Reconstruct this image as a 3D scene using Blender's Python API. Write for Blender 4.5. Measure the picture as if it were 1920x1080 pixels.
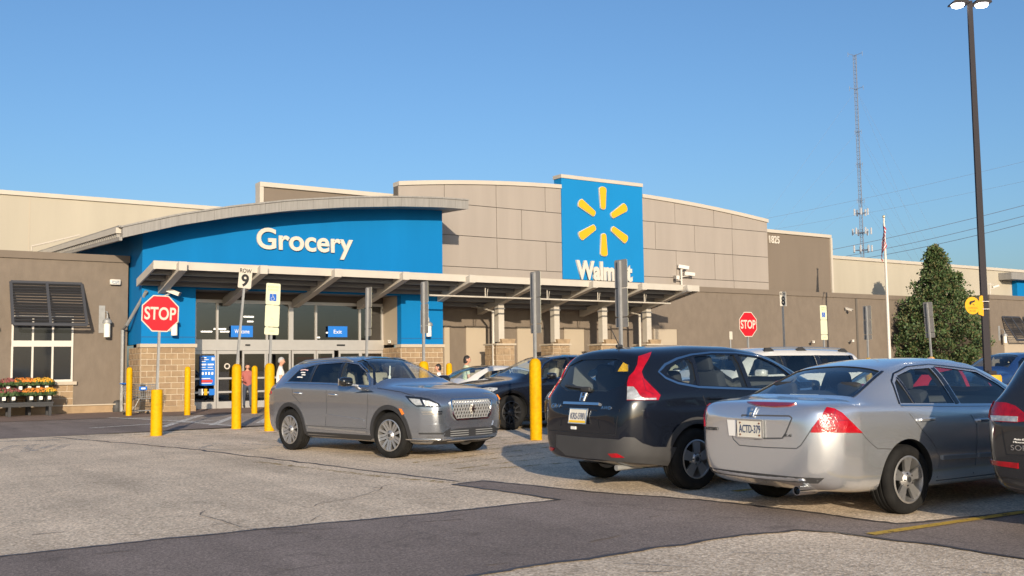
import bpy, bmesh, math, random
import numpy as np
from mathutils import Vector, Matrix
from mathutils.bvhtree import BVHTree
from mathutils.geometry import delaunay_2d_cdt
random.seed(7)
R_ = math.radians
scene = bpy.context.scene
for o in list(bpy.data.objects): bpy.data.objects.remove(o, do_unlink=True)
COL = scene.collection

# ------------------------------------------------------------------ camera
# X runs along the store front, Y towards the store, Z up; eye at 1.40 m.
F_PX, PITCH, ROLL, EYE, YAW = 1903.6, .0773, -.0128, 1.40, .5904
_cp, _sp, _cr, _sr = math.cos(PITCH), math.sin(PITCH), math.cos(ROLL), math.sin(ROLL)
_f0 = Vector((0, _cp, _sp)); _u0 = Vector((0, -_sp, _cp)); _r0 = Vector((1, 0, 0))
_M = Matrix.Rotation(-YAW, 3, 'Z')
FW = _M @ _f0; RT = _M @ (_cr*_r0 + _sr*_u0); UP = _M @ (-_sr*_r0 + _cr*_u0)
EYEV = Vector((0, 0, EYE))
cam_d = bpy.data.cameras.new('camera'); cam = bpy.data.objects.new('camera', cam_d); COL.objects.link(cam)
cam_d.sensor_width = 36; cam_d.lens = F_PX/1920*36; cam_d.clip_start = .05; cam_d.clip_end = 3000
cam.matrix_world = Matrix(((RT.x, UP.x, -FW.x, 0), (RT.y, UP.y, -FW.y, 0), (RT.z, UP.z, -FW.z, EYE), (0, 0, 0, 1)))
scene.camera = cam
def ray(u, v): return FW + (u-960)/F_PX*RT + (540-v)/F_PX*UP
def PY(u, v, y): d = ray(u, v); return EYEV + d*(y/d.y)      # point of a pixel on a wall at depth y
def PX(u, v, x): d = ray(u, v); return EYEV + d*(x/d.x)
def PZ(u, v, z=0.): d = ray(u, v); return EYEV + d*((z-EYE)/d.z)   # point of a pixel on the ground

# ------------------------------------------------------------------ sky, sun, exposure
LDIR = Vector((.46, 1, -.285)).normalized()            # direction the sunlight travels
SUN_EL = math.asin(-LDIR.z); SUN_ROT = math.atan2(-LDIR.x, -LDIR.y)
world = bpy.data.worlds.new('World'); scene.world = world; world.use_nodes = True
wn = world.node_tree; wn.nodes.clear()
wo = wn.nodes.new('ShaderNodeOutputWorld'); wb = wn.nodes.new('ShaderNodeBackground'); sk = wn.nodes.new('ShaderNodeTexSky')
sk.sky_type = 'NISHITA'; sk.sun_disc = False; sk.sun_elevation = SUN_EL; sk.sun_rotation = SUN_ROT
sk.altitude = 50; sk.air_density = 1.12; sk.dust_density = 2.0; sk.ozone_density = 5.2
wb.inputs[1].default_value = .105
wn.links.new(sk.outputs[0], wb.inputs[0]); wn.links.new(wb.outputs[0], wo.inputs[0])
sl = bpy.data.lights.new('sun', 'SUN'); sl.energy = 3.6; sl.angle = R_(.53); sl.color = (1, .85, .65)
so = bpy.data.objects.new('sun', sl); COL.objects.link(so); so.location = (-40, -70, 30)
so.rotation_euler = LDIR.to_track_quat('-Z', 'Y').to_euler()
vs = scene.view_settings
vs.view_transform = 'Standard'; vs.look = 'None'; vs.gamma = 1; vs.use_curve_mapping = False; vs.exposure = 0.66
scene.render.engine = 'CYCLES'
scene.cycles.max_bounces = 10; scene.cycles.transparent_max_bounces = 16

# ------------------------------------------------------------------ materials
MATS = {}
def srgb(r, g, b):
    f = lambda c: (c/255/12.92) if c/255 <= .04045 else ((c/255+.055)/1.055)**2.4
    return (f(r), f(g), f(b))
def pm(name, col, rough=.6, metal=0., var=.0, scale=3., bump=0., bscale=40., coat=0., stretch=(1, 1, 1), spec=.5, var2=0., scale2=.4, detail=6):
    if name in MATS: return MATS[name]
    m = bpy.data.materials.new(name); m.use_nodes = True; nt = m.node_tree
    p = nt.nodes['Principled BSDF']; p.inputs['Base Color'].default_value = (*col, 1)
    p.inputs['Roughness'].default_value = rough; p.inputs['Metallic'].default_value = metal
    p.inputs['Specular IOR Level'].default_value = spec
    if coat: p.inputs['Coat Weight'].default_value = coat; p.inputs['Coat Roughness'].default_value = .04
    if var or bump or var2:
        tc = nt.nodes.new('ShaderNodeTexCoord'); mp = nt.nodes.new('ShaderNodeMapping'); mp.inputs['Scale'].default_value = stretch
        geo = nt.nodes.new('ShaderNodeNewGeometry')
        nt.links.new(geo.outputs['Position'], mp.inputs[0])
        last = None
        for k, (vv, ss) in enumerate(((var, scale), (var2, scale2))):
            if not vv: continue
            n = nt.nodes.new('ShaderNodeTexNoise'); n.inputs['Scale'].default_value = ss; n.inputs['Detail'].default_value = detail
            nt.links.new(mp.outputs[0], n.inputs['Vector'])
            mr = nt.nodes.new('ShaderNodeMapRange'); mr.inputs['From Min'].default_value = .25; mr.inputs['From Max'].default_value = .75
            mr.inputs['To Min'].default_value = 1-vv; mr.inputs['To Max'].default_value = 1+vv
            nt.links.new(n.outputs['Fac'], mr.inputs[0])
            mx = nt.nodes.new('ShaderNodeVectorMath'); mx.operation = 'SCALE'
            if last: nt.links.new(last.outputs[0], mx.inputs[0])
            else: mx.inputs[0].default_value = col
            nt.links.new(mr.outputs[0], mx.inputs['Scale']); last = mx
        if last: nt.links.new(last.outputs[0], p.inputs['Base Color'])
        if bump:
            n = nt.nodes.new('ShaderNodeTexNoise'); n.inputs['Scale'].default_value = bscale; n.inputs['Detail'].default_value = 4
            nt.links.new(mp.outputs[0], n.inputs['Vector'])
            b = nt.nodes.new('ShaderNodeBump'); b.inputs['Strength'].default_value = bump; b.inputs['Distance'].default_value = .02
            nt.links.new(n.outputs['Fac'], b.inputs['Height']); nt.links.new(b.outputs[0], p.inputs['Normal'])
    MATS[name] = m; return m
def glassmat(name, tint, refl=1.0, rough=.0, ior=1.6):
    m = bpy.data.materials.new(name); m.use_nodes = True; nt = m.node_tree; nt.nodes.clear()
    o = nt.nodes.new('ShaderNodeOutputMaterial'); mx = nt.nodes.new('ShaderNodeMixShader')
    t = nt.nodes.new('ShaderNodeBsdfTransparent'); t.inputs[0].default_value = (*tint, 1)
    g = nt.nodes.new('ShaderNodeBsdfGlossy'); g.inputs['Roughness'].default_value = rough; g.inputs[0].default_value = (.95, .97, 1, 1)
    fr = nt.nodes.new('ShaderNodeFresnel'); geo = nt.nodes.new('ShaderNodeNewGeometry'); ex = nt.nodes.new('ShaderNodeMath'); ex.operation = 'MULTIPLY_ADD'; ex.inputs[1].default_value = -2; ex.inputs[2].default_value = 1
    pw = nt.nodes.new('ShaderNodeMath'); pw.operation = 'POWER'; pw.inputs[0].default_value = ior     # a thin pane reflects alike from both sides
    nt.links.new(geo.outputs['Backfacing'], ex.inputs[0]); nt.links.new(ex.outputs[0], pw.inputs[1]); nt.links.new(pw.outputs[0], fr.inputs[0])
    ml = nt.nodes.new('ShaderNodeMath'); ml.operation = 'MULTIPLY'; ml.inputs[1].default_value = refl
    nt.links.new(fr.outputs[0], ml.inputs[0]); nt.links.new(ml.outputs[0], mx.inputs[0])
    nt.links.new(t.outputs[0], mx.inputs[1]); nt.links.new(g.outputs[0], mx.inputs[2]); nt.links.new(mx.outputs[0], o.inputs[0])
    MATS[name] = m; return m
def emit(name, col, s):
    m = bpy.data.materials.new(name); m.use_nodes = True; p = m.node_tree.nodes['Principled BSDF']
    p.inputs['Base Color'].default_value = (*col, 1); p.inputs['Emission Color'].default_value = (*col, 1); p.inputs['Emission Strength'].default_value = s
    MATS[name] = m; return m

# ------------------------------------------------------------------ mesh helpers
def V3(*a): return Vector(a)
class MB:
    """collects shapes; build() links them as one mesh object"""
    def __init__(s): s.v = []; s.f = []
    def add(s, vs, fs):
        b = len(s.v); s.v += [tuple(v) for v in vs]; s.f += [tuple(b+i for i in f) for f in fs]; return s
    def box(s, c, d, rz=0., ch=0.):
        hx, hy, hz = d[0]/2, d[1]/2, d[2]/2; cs, sn = math.cos(rz), math.sin(rz)
        pts = [(x, y, z) for z in (-hz, hz) for x, y in ((-hx, -hy), (hx, -hy), (hx, hy), (-hx, hy))]
        s.add([(c[0]+cs*x-sn*y, c[1]+sn*x+cs*y, c[2]+z) for x, y, z in pts],
              [(3, 2, 1, 0), (4, 5, 6, 7), (0, 1, 5, 4), (1, 2, 6, 5), (2, 3, 7, 6), (3, 0, 4, 7)]); return s
    def bb(s, x0, x1, y0, y1, z0, z1): return s.box(((x0+x1)/2, (y0+y1)/2, (z0+z1)/2), (abs(x1-x0), abs(y1-y0), abs(z1-z0)))
    def prism(s, poly, o, u, v, w):
        """polygon in axes u,v at o, extruded by vector w"""
        o, u, v, w = Vector(o), Vector(u), Vector(v), Vector(w); n = len(poly)
        a = [o+u*p[0]+v*p[1] for p in poly]; b = [q+w for q in a]
        flip = u.cross(v).dot(w) > 0
        f = [tuple(range(n))[::-1] if flip else tuple(range(n)), tuple(range(n, 2*n)) if flip else tuple(range(n, 2*n))[::-1]]
        for i in range(n):
            j = (i+1) % n; q = (i, j, n+j, n+i); f.append(q if flip else q[::-1])
        s.add(a+b, f); return s
    def beam(s, a, b, w, h, up=(0, 0, 1)):
        a, b = Vector(a), Vector(b); t = (b-a).normalized(); up = Vector(up)
        if abs(t.dot(up)) > .99: up = Vector((1, 0, 0))
        sd = t.cross(up).normalized(); u2 = sd.cross(t)
        p = [a+sd*x*w/2+u2*y*h/2 for x, y in ((-1, -1), (1, -1), (1, 1), (-1, 1))]; q = [x+(b-a) for x in p]
        s.add(p+q, [(0, 1, 2, 3)[::-1], (4, 5, 6, 7), (0, 1, 5, 4), (1, 2, 6, 5), (2, 3, 7, 6), (3, 0, 4, 7)][:]); return s
    def tube(s, pts, r, n=8, cap=True):
        pts = [Vector(p) for p in pts]; rs = r if isinstance(r, (list, tuple)) else [r]*len(pts); rings = []
        prev = None
        for i, p in enumerate(pts):
            t = (pts[min(i+1, len(pts)-1)]-pts[max(i-1, 0)]).normalized()
            if prev is None:
                a = Vector((0, 0, 1)) if abs(t.z) < .9 else Vector((1, 0, 0)); sd = t.cross(a).normalized()
            else: sd = (prev-t*prev.dot(t)).normalized()
            prev = sd; u = sd.cross(t)
            rings.append([p+(sd*math.cos(2*math.pi*k/n)+u*math.sin(2*math.pi*k/n))*rs[i] for k in range(n)])
        v = [q for rg in rings for q in rg]; f = []
        for i in range(len(rings)-1):
            for k in range(n):
                k2 = (k+1) % n; f.append((i*n+k, (i+1)*n+k, (i+1)*n+k2, i*n+k2))
        if cap: f.append(tuple(range(n))); f.append(tuple(range((len(rings)-1)*n, len(rings)*n))[::-1])
        s.add(v, f); return s
    def lathe(s, prof, o=(0, 0, 0), axis='Z', n=24, close=False):
        """prof: (radius, height) list"""
        m = len(prof); v = []
        for k in range(n):
            a = 2*math.pi*k/n; c, sn = math.cos(a), math.sin(a)
            for r, h in prof:
                if axis == 'Z': v.append((o[0]+r*c, o[1]+r*sn, o[2]+h))
                elif axis == 'Y': v.append((o[0]+r*c, o[1]+h, o[2]-r*sn))
                else: v.append((o[0]+h, o[1]+r*c, o[2]+r*sn))
        f = []
        for k in range(n):
            k2 = (k+1) % n
            for i in range(m-1 if not close else m):
                j = (i+1) % m; f.append((k*m+i, k2*m+i, k2*m+j, k*m+j))
        if not close:
            if prof[0][0] > 1e-5: f.append(tuple(k*m for k in range(n))[::-1])
            if prof[-1][0] > 1e-5: f.append(tuple(k*m+m-1 for k in range(n)))
        s.add(v, f); return s
    def rbox(s, c, d, r=.04, seg=2, M=None):
        bm = bmesh.new(); bmesh.ops.create_cube(bm, size=1)
        for v in bm.verts: v.co = Vector((v.co.x*d[0], v.co.y*d[1], v.co.z*d[2]))
        bmesh.ops.bevel(bm, geom=bm.edges[:]+bm.verts[:], offset=min(r, min(d)*.49), segments=seg, affect='EDGES', profile=.5)
        bm.verts.index_update()
        vs_ = [((M @ v.co) if M else v.co)+Vector(c) for v in bm.verts]; fs = [tuple(v.index for v in f.verts) for f in bm.faces]
        bm.free(); s.add(vs_, fs); return s
    def mesh(s, name, mat, origin=(0, 0, 0), smooth=None):
        me = bpy.data.meshes.new(name); o = Vector(origin)
        me.from_pydata([tuple(Vector(v)-o) for v in s.v], [], s.f); me.update()
        if mat: me.materials.append(mat)
        if smooth is not None: smooth_by_angle(me, smooth)
        return me
    def build(s, name, mat, parent=None, origin=(0, 0, 0), smooth=None, loc=None):
        if parent is not None and origin == (0, 0, 0) and parent.get('_o'): origin = tuple(parent['_o'])
        ob = link(name, s.mesh(name, mat, origin, smooth), parent)
        if loc: ob.location = loc
        if parent is not None and parent.get('_o'): ob['_o'] = list(parent['_o'])
        return ob
def smooth_by_angle(me, deg=35):
    bm = bmesh.new(); bm.from_mesh(me); bmesh.ops.recalc_face_normals(bm, faces=bm.faces[:])
    lim = R_(deg)
    for e in bm.edges:
        e.smooth = not (len(e.link_faces) == 2 and e.calc_face_angle(0) > lim)
    for f in bm.faces: f.smooth = True
    bm.to_mesh(me); bm.free(); me.update()
def link(name, me, parent=None):
    ob = bpy.data.objects.new(name, me); COL.objects.link(ob)
    if parent: ob.parent = parent
    return ob
def tag(o, label, cat, group=None, kind=None):
    if label: o['label'] = label
    if cat: o['category'] = cat
    if group: o['group'] = group
    if kind: o['kind'] = kind
    return o
def thing(name, label, cat, loc=(0, 0, 0), rz=0., group=None):
    e = bpy.data.objects.new(name, None); COL.objects.link(e); e.empty_display_size = .2
    e.location = loc; e.rotation_euler = (0, 0, rz); return tag(e, label, cat, group)
def wthing(name, label, cat, base, group=None):
    """thing whose parts are given in world coordinates"""
    e = thing(name, label, cat, base, 0, group); e['_o'] = list(base); return e
def text_mesh(body, bold=0., depth=.02, spacing=1.):
    cu = bpy.data.curves.new('lettering', 'FONT'); cu.body = body; cu.extrude = depth/2; cu.offset = bold; cu.space_character = spacing; cu.resolution_u = 5
    ob = bpy.data.objects.new('lettering', cu); COL.objects.link(ob)
    dg = bpy.context.evaluated_depsgraph_get(); me = bpy.data.meshes.new_from_object(ob.evaluated_get(dg))
    bpy.data.objects.remove(ob); bpy.data.curves.remove(cu); return me
def text(name, body, o, u, v, width, height, mat, parent=None, bold=.02, depth=.01, align='C', spacing=1.):
    """flat lettering in the plane u,v, o its centre (or lower left corner for align L)"""
    me = text_mesh(body, bold, 1., spacing); co = np.array([tuple(x.co) for x in me.vertices])
    mn, mx = co.min(0), co.max(0); u, v, o = Vector(u).normalized(), Vector(v).normalized(), Vector(o); w = u.cross(v)
    org = Vector(parent['_o']) if parent is not None and parent.get('_o') else Vector((0, 0, 0))
    for x, c in zip(me.vertices, co):
        a = (c-mn)/(mx-mn+1e-9)
        px = (a[0]-(.5 if align == 'C' else 0))*width; py = (a[1]-(.5 if align == 'C' else 0))*height
        x.co = o+u*px+v*py+w*(a[2]*depth)-org
    me.materials.clear(); me.materials.append(mat); me.update()
    return link(name, me, parent)
def evald(ob):
    dg = bpy.context.evaluated_depsgraph_get(); return bpy.data.meshes.new_from_object(ob.evaluated_get(dg))
# ------------------------------------------------------------------ ground
def ground_mat(name, base, dark, light, agg=60., crack=True, streak=.0):
    m = bpy.data.materials.new(name); m.use_nodes = True; nt = m.node_tree; p = nt.nodes['Principled BSDF']
    L = nt.links.new; N = nt.nodes.new
    geo = N('ShaderNodeNewGeometry')
    vo = N('ShaderNodeTexVoronoi'); vo.inputs['Scale'].default_value = agg; L(geo.outputs['Position'], vo.inputs['Vector'])
    n1 = N('ShaderNodeTexNoise'); n1.inputs['Scale'].default_value = agg*.45; n1.inputs['Detail'].default_value = 3; L(geo.outputs['Position'], n1.inputs['Vector'])
    n2 = N('ShaderNodeTexNoise'); n2.inputs['Scale'].default_value = .55; n2.inputs['Detail'].default_value = 7; n2.inputs['Roughness'].default_value = .62; L(geo.outputs['Position'], n2.inputs['Vector'])
    # aggregate: each stone its own value, dark gaps between the stones
    cr = N('ShaderNodeValToRGB'); L(vo.outputs['Color'], cr.inputs[0])
    cr.color_ramp.elements[0].color = (*dark, 1); cr.color_ramp.elements[0].position = .15
    cr.color_ramp.elements[1].color = (*light, 1); cr.color_ramp.elements[1].position = .85
    e = cr.color_ramp.elements.new(.5); e.color = (*base, 1)
    mr = N('ShaderNodeMapRange'); L(n2.outputs['Fac'], mr.inputs[0]); mr.inputs['From Min'].default_value = .3; mr.inputs['From Max'].default_value = .7
    mr.inputs['To Min'].default_value = .80; mr.inputs['To Max'].default_value = 1.16
    mr1 = N('ShaderNodeMapRange'); L(n1.outputs['Fac'], mr1.inputs[0]); mr1.inputs['From Min'].default_value = .3; mr1.inputs['From Max'].default_value = .7
    mr1.inputs['To Min'].default_value = .72; mr1.inputs['To Max'].default_value = 1.2
    a = N('ShaderNodeMath'); a.operation = 'MULTIPLY'; L(mr.outputs[0], a.inputs[0]); L(mr1.outputs[0], a.inputs[1])
    last = a
    if crack:
        # oil drips and worn dark spots
        n3 = N('ShaderNodeTexNoise'); n3.inputs['Scale'].default_value = 1.7; n3.inputs['Detail'].default_value = 3; L(geo.outputs['Position'], n3.inputs['Vector'])
        m3 = N('ShaderNodeMapRange'); L(n3.outputs['Fac'], m3.inputs[0]); m3.inputs['From Min'].default_value = .64; m3.inputs['From Max'].default_value = .74
        m3.inputs['To Min'].default_value = 1; m3.inputs['To Max'].default_value = .72
        b = N('ShaderNodeMath'); b.operation = 'MULTIPLY'; L(last.outputs[0], b.inputs[0]); L(m3.outputs[0], b.inputs[1]); last = b
        # tyre tracks along the aisle
        mp_ = N('ShaderNodeMapping'); mp_.inputs['Scale'].default_value = (1.1, .10, 1); mp_.inputs['Rotation'].default_value = (0, 0, .12); L(geo.outputs['Position'], mp_.inputs[0])
        n5 = N('ShaderNodeTexNoise'); n5.inputs['Scale'].default_value = 1.5; n5.inputs['Detail'].default_value = 4; L(mp_.outputs[0], n5.inputs['Vector'])
        m5 = N('ShaderNodeMapRange'); L(n5.outputs['Fac'], m5.inputs[0]); m5.inputs['From Min'].default_value = .45; m5.inputs['From Max'].default_value = .7; m5.inputs['To Min'].default_value = 1.03; m5.inputs['To Max'].default_value = .84
        b5 = N('ShaderNodeMath'); b5.operation = 'MULTIPLY'; L(last.outputs[0], b5.inputs[0]); L(m5.outputs[0], b5.inputs[1]); last = b5
        # hairline cracks
        vc = N('ShaderNodeTexVoronoi'); vc.feature = 'DISTANCE_TO_EDGE'; vc.inputs['Scale'].default_value = .33
        nd = N('ShaderNodeTexNoise'); nd.inputs['Scale'].default_value = 1.2; L(geo.outputs['Position'], nd.inputs['Vector'])
        ad = N('ShaderNodeVectorMath'); ad.operation = 'MULTIPLY_ADD'; L(nd.outputs['Color'], ad.inputs[0]); ad.inputs[1].default_value = (1.3, 1.3, 0); L(geo.outputs['Position'], ad.inputs[2])
        L(ad.outputs[0], vc.inputs['Vector'])
        m4 = N('ShaderNodeMapRange'); L(vc.outputs['Distance'], m4.inputs[0]); m4.inputs['From Min'].default_value = .002; m4.inputs['From Max'].default_value = .008
        m4.inputs['To Min'].default_value = .85; m4.inputs['To Max'].default_value = 1
        b2 = N('ShaderNodeMath'); b2.operation = 'MULTIPLY'; L(last.outputs[0], b2.inputs[0]); L(m4.outputs[0], b2.inputs[1]); last = b2
    sc = N('ShaderNodeVectorMath'); sc.operation = 'SCALE'; L(cr.outputs[0], sc.inputs[0]); L(last.outputs[0], sc.inputs['Scale'])
    L(sc.outputs[0], p.inputs['Base Color']); p.inputs['Roughness'].default_value = .92; p.inputs['Specular IOR Level'].default_value = .25
    bp = N('ShaderNodeBump'); bp.inputs['Strength'].default_value = .55; bp.inputs['Distance'].default_value = .006
    L(vo.outputs['Distance'], bp.inputs['Height']); L(bp.outputs[0], p.inputs['Normal'])
    MATS[name] = m; return m
G_CHIP = ground_mat('chip_seal', (.72, .575, .42), (.50, .39, .28), (.88, .735, .565), 56)
G_DARK = ground_mat('dark_asphalt', (.265, .214, .186), (.205, .165, .143), (.33, .27, .237), 90, True)
G_DRIVE = ground_mat('drive_asphalt', (.265, .214, .186), (.205, .165, .143), (.33, .27, .237), 90, True)
G_CROSS = ground_mat('worn_crosswalk_asphalt', (.37, .31, .26), (.25, .21, .175), (.48, .41, .35), 70, False)
M_TAR = pm('tar_seal', (.075, .066, .062), .55, var=.3, scale=6)
M_WALK = pm('red_brown_concrete', (.20, .135, .105), .85, var=.18, scale=2.5, bump=.2, bscale=60)
def worn(name, col, keep, sc=9.):
    """road paint with worn holes showing the road below"""
    m = bpy.data.materials.new(name); m.use_nodes = True; nt = m.node_tree; L = nt.links.new; N = nt.nodes.new
    p = nt.nodes['Principled BSDF']; p.inputs['Base Color'].default_value = (*col, 1); p.inputs['Roughness'].default_value = .8
    geo = N('ShaderNodeNewGeometry'); n = N('ShaderNodeTexNoise'); n.inputs['Scale'].default_value = sc; n.inputs['Detail'].default_value = 8; n.inputs['Roughness'].default_value = .7
    L(geo.outputs['Position'], n.inputs['Vector'])
    mr = N('ShaderNodeMapRange'); L(n.outputs['Fac'], mr.inputs[0]); mr.inputs['From Min'].default_value = .62-keep*.3-.08; mr.inputs['From Max'].default_value = .62-keep*.3+.08
    t = N('ShaderNodeBsdfTransparent'); mx = N('ShaderNodeMixShader'); L(mr.outputs[0], mx.inputs[0]); L(t.outputs[0], mx.inputs[1]); L(p.outputs[0], mx.inputs[2])
    L(mx.outputs[0], nt.nodes['Material Output'].inputs[0]); MATS[name] = m; return m
M_YEL = worn('worn_yellow_paint', (.52, .33, .04), .75)
M_YELF = worn('faded_yellow_paint', (.42, .30, .10), .25, 6)
M_WHT = worn('worn_white_paint', (.72, .68, .62), .62)
M_WHTF = worn('faded_white_paint', (.5, .47, .43), .25, 7)

def sheet(name, pts, z, mat, kind='structure'):
    pts = [Vector((p[0], p[1], z)) for p in pts]
    me = bpy.data.meshes.new(name); bm = bmesh.new(); vs_ = [bm.verts.new(p) for p in pts]
    f = bm.faces.new(vs_); bmesh.ops.triangulate(bm, faces=[f])
    bmesh.ops.recalc_face_normals(bm, faces=bm.faces[:])
    for f in bm.faces:
        if f.normal.z < 0: f.normal_flip()
    bm.to_mesh(me); bm.free(); me.materials.append(mat)
    o = link(name, me); o['kind'] = kind; return o
def wobble(pts, step=.25, amp=.03):
    out = []
    for i in range(len(pts)-1):
        a, b = Vector(pts[i][:2]), Vector(pts[i+1][:2]); d = b-a; n = max(1, int(d.length/step)); t = Vector((-d.y, d.x)).normalized()
        for k in range(n): out.append(a+d*(k/n)+t*(random.gauss(0, amp) if k else 0))
    out.append(Vector(pts[-1][:2])); return out
def ribbon(mb, pts, w, z):
    pts = [Vector((p[0], p[1])) for p in pts]; L_, R2 = [], []
    for i, p in enumerate(pts):
        d = (pts[min(i+1, len(pts)-1)]-pts[max(i-1, 0)]).normalized(); n = Vector((-d.y, d.x))
        ww = w*(1+random.uniform(-.25, .25)) if len(pts) > 2 else w
        L_.append((*(p+n*ww/2), z)); R2.append((*(p-n*ww/2), z))
    k = len(pts); mb.add(R2+L_, [(i, i+1, k+i+1, k+i) for i in range(k-1)])
g = MB(); S = 900
g.add([(-S, -S, 0), (S, -S, 0), (S, S, 0), (-S, S, 0)], [(0, 1, 2, 3)])
gr = g.build('parking_lot', G_CHIP); gr['kind'] = 'structure'
sheet('drive_lane', wobble([(-60, 24.5), (4.4, 24.25), (8.0, 24.75), (120, 25)], .8, .03)+[Vector((120, 32.4)), Vector((-60, 32.4))], .004, G_DRIVE)
sheet('crosswalk_paving', [(8.3, 25.0), (40, 25.2), (40, 32.3), (7.3, 32.3)], .008, G_CROSS)
sheet('sidewalk', [(-60, 32.4), (120, 32.4), (120, 40), (-60, 40)], .012, M_WALK)
# dark repair patch across the near lot, traced on the ground
up_edge = [PZ(*q) for q in ((-300, 1079), (0, 1045), (250, 1018), (500, 992), (820, 963), (1049, 938))]
tip = [PZ(*q) for q in ((1049, 938), (950, 923), (849, 909))]
far_edge = [PZ(*q) for q in ((849, 909), (906, 902), (1106, 923), (1313, 938), (1508, 960), (1680, 983), (1760, 977), (1900, 961), (2300, 915))]
low_edge = [PZ(*q) for q in ((2300, 1105), (1920, 1049), (1794, 1029), (1639, 1009), (1565, 999), (1496, 995), (1393, 1004), (1192, 1035), (992, 1063), (880, 1082), (700, 1112), (300, 1190))]
e1, e2, e3, e4 = wobble(up_edge, .2, .012), wobble(tip, .2, .01), wobble(far_edge, .2, .015), wobble(low_edge, .2, .015)
sheet('asphalt_patch', e1[:-1]+e2[:-1]+e3+e4+[Vector((-1.5, 1.5))], .004, G_DARK)
tar = MB()
for e in (e1, e2, e3, e4): ribbon(tar, wobble(e, .06, .006), .055, .008)
crack = wobble([PZ(*q) for q in ((100, 820), (185, 827), (345, 841), (520, 862), (700, 884), (860, 903))], .3, .03)
ribbon(tar, crack, .06, .004)
ribbon(tar, wobble([PZ(*q) for q in ((60, 1003), (120, 998))], .1, .02), .02, .004)
for a, b in (((1170, 1058), (1290, 1064)), ((1430, 958), (1470, 950)), ((420, 862), (500, 866))):
    ribbon(tar, wobble([PZ(*a), PZ(*b)], .06, .012), .008, .009)
tar.build('tar_joints', M_TAR)['kind'] = 'structure'
ck = MB(); cg = random.Random(11)
for i in range(150):     # short weathering cracks and gouges
    x, y = cg.uniform(-3, 9), cg.uniform(3.5, 24); a = cg.gauss(-.35, .5); ln = cg.uniform(.08, .42); p0 = Vector((x, y))
    if 6.9 < x and y < 12: continue
    pts_ = [p0+Vector((math.cos(a), math.sin(a)))*ln*t+Vector((cg.gauss(0, .01), cg.gauss(0, .012))) for t in (0, .3, .6, 1)]
    ribbon(ck, pts_, cg.uniform(.006, .018), .0095)
for i in range(5):       # a few longer branching cracks
    p0 = Vector((cg.uniform(-1, 6), cg.uniform(9, 21))); a = cg.uniform(0, 6.28); pts_ = [p0]
    for q in range(14):
        a += cg.gauss(0, .35); pts_.append(pts_[-1]+Vector((math.cos(a), math.sin(a)))*.16)
        if q in (5, 9):
            b_ = a+cg.choice((-.9, .9)); br = [pts_[-1]]
            for w_ in range(5): b_ += cg.gauss(0, .3); br.append(br[-1]+Vector((math.cos(b_), math.sin(b_)))*.12)
            ribbon(ck, br, .007, .0096)
    ribbon(ck, pts_, .009, .0096)
ck.build('pavement_cracks', pm('crack_brown', (.17, .135, .105), .95))['kind'] = 'structure'
mk = MB()
a, b = PZ(1632, 1004), PZ(1905, 964); ribbon(mk, [a, b+(b-a)*1.2], .10, .013)
for y in (8.05, 10.65): ribbon(mk, [(8.3, y), (12.3, y)], .10, .005)
for y in (5.5, 8.1, 10.7, 13.3, 15.9, 18.5, 21.1):
    ribbon(mk, [(12.4, y+1.0), (17.3, y+1.0)], .10, .005)
mk.build('yellow_stall_lines', M_YEL)['kind'] = 'structure'
mk = MB()
c0 = [PZ(*q) for q in ((480, 866), (700, 892), (850, 906))]; ribbon(mk, wobble(c0, .3, .01), .12, .005)
for k in range(7): ribbon(mk, [(7.2, 12.2+k*.62), (11.2, 13.4+k*.62)], .10, .005)
for y in (11.9, 16.9, 19.4, 21.9): ribbon(mk, [(7.0, y), (12.2, y)], .10, .006)
for y in (22.7, 23.5, 24.2): ribbon(mk, [(5.2, y), (11.5, y+.3)], .12, .0055)
mk.build('faded_yellow_lines', M_YELF)['kind'] = 'structure'
mk = MB()
ribbon(mk, [PZ(205, 783.5), PZ(330, 790), PZ(440, 799.5)], .16, .014); ribbon(mk, [(17.5, 25.1), (17.9, 32.2)], .16, .014)
for k in range(10): ribbon(mk, [(5.6+k*1.25, 25.9), (8.4+k*1.25, 31.9)] if k else [PZ(168, 803.5), PZ(330, 793), PZ(400, 789)], .2, .013)
mk.build('crosswalk_stripes', M_WHT)['kind'] = 'structure'
mk = MB()
ribbon(mk, [PZ(-60, 829), PZ(170, 824)], .35, .0045)
for q in (((-10, 848), (30, 835)), ((45, 848), (60, 834)), ((62, 846), (100, 834)), ((96, 846), (125, 834)), ((28, 836), (75, 834))): ribbon(mk, [PZ(*q[0]), PZ(*q[1])], .16, .0045)
pts = [PZ(378, 832), PZ(450, 831), PZ(520, 836), PZ(500, 841), PZ(420, 844), PZ(376, 841)]; ribbon(mk, pts, .12, .0045)
ribbon(mk, [PZ(400, 834), PZ(370, 842)], .12, .0046)
mk.build('faded_white_markings', M_WHTF)['kind'] = 'structure'

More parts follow.
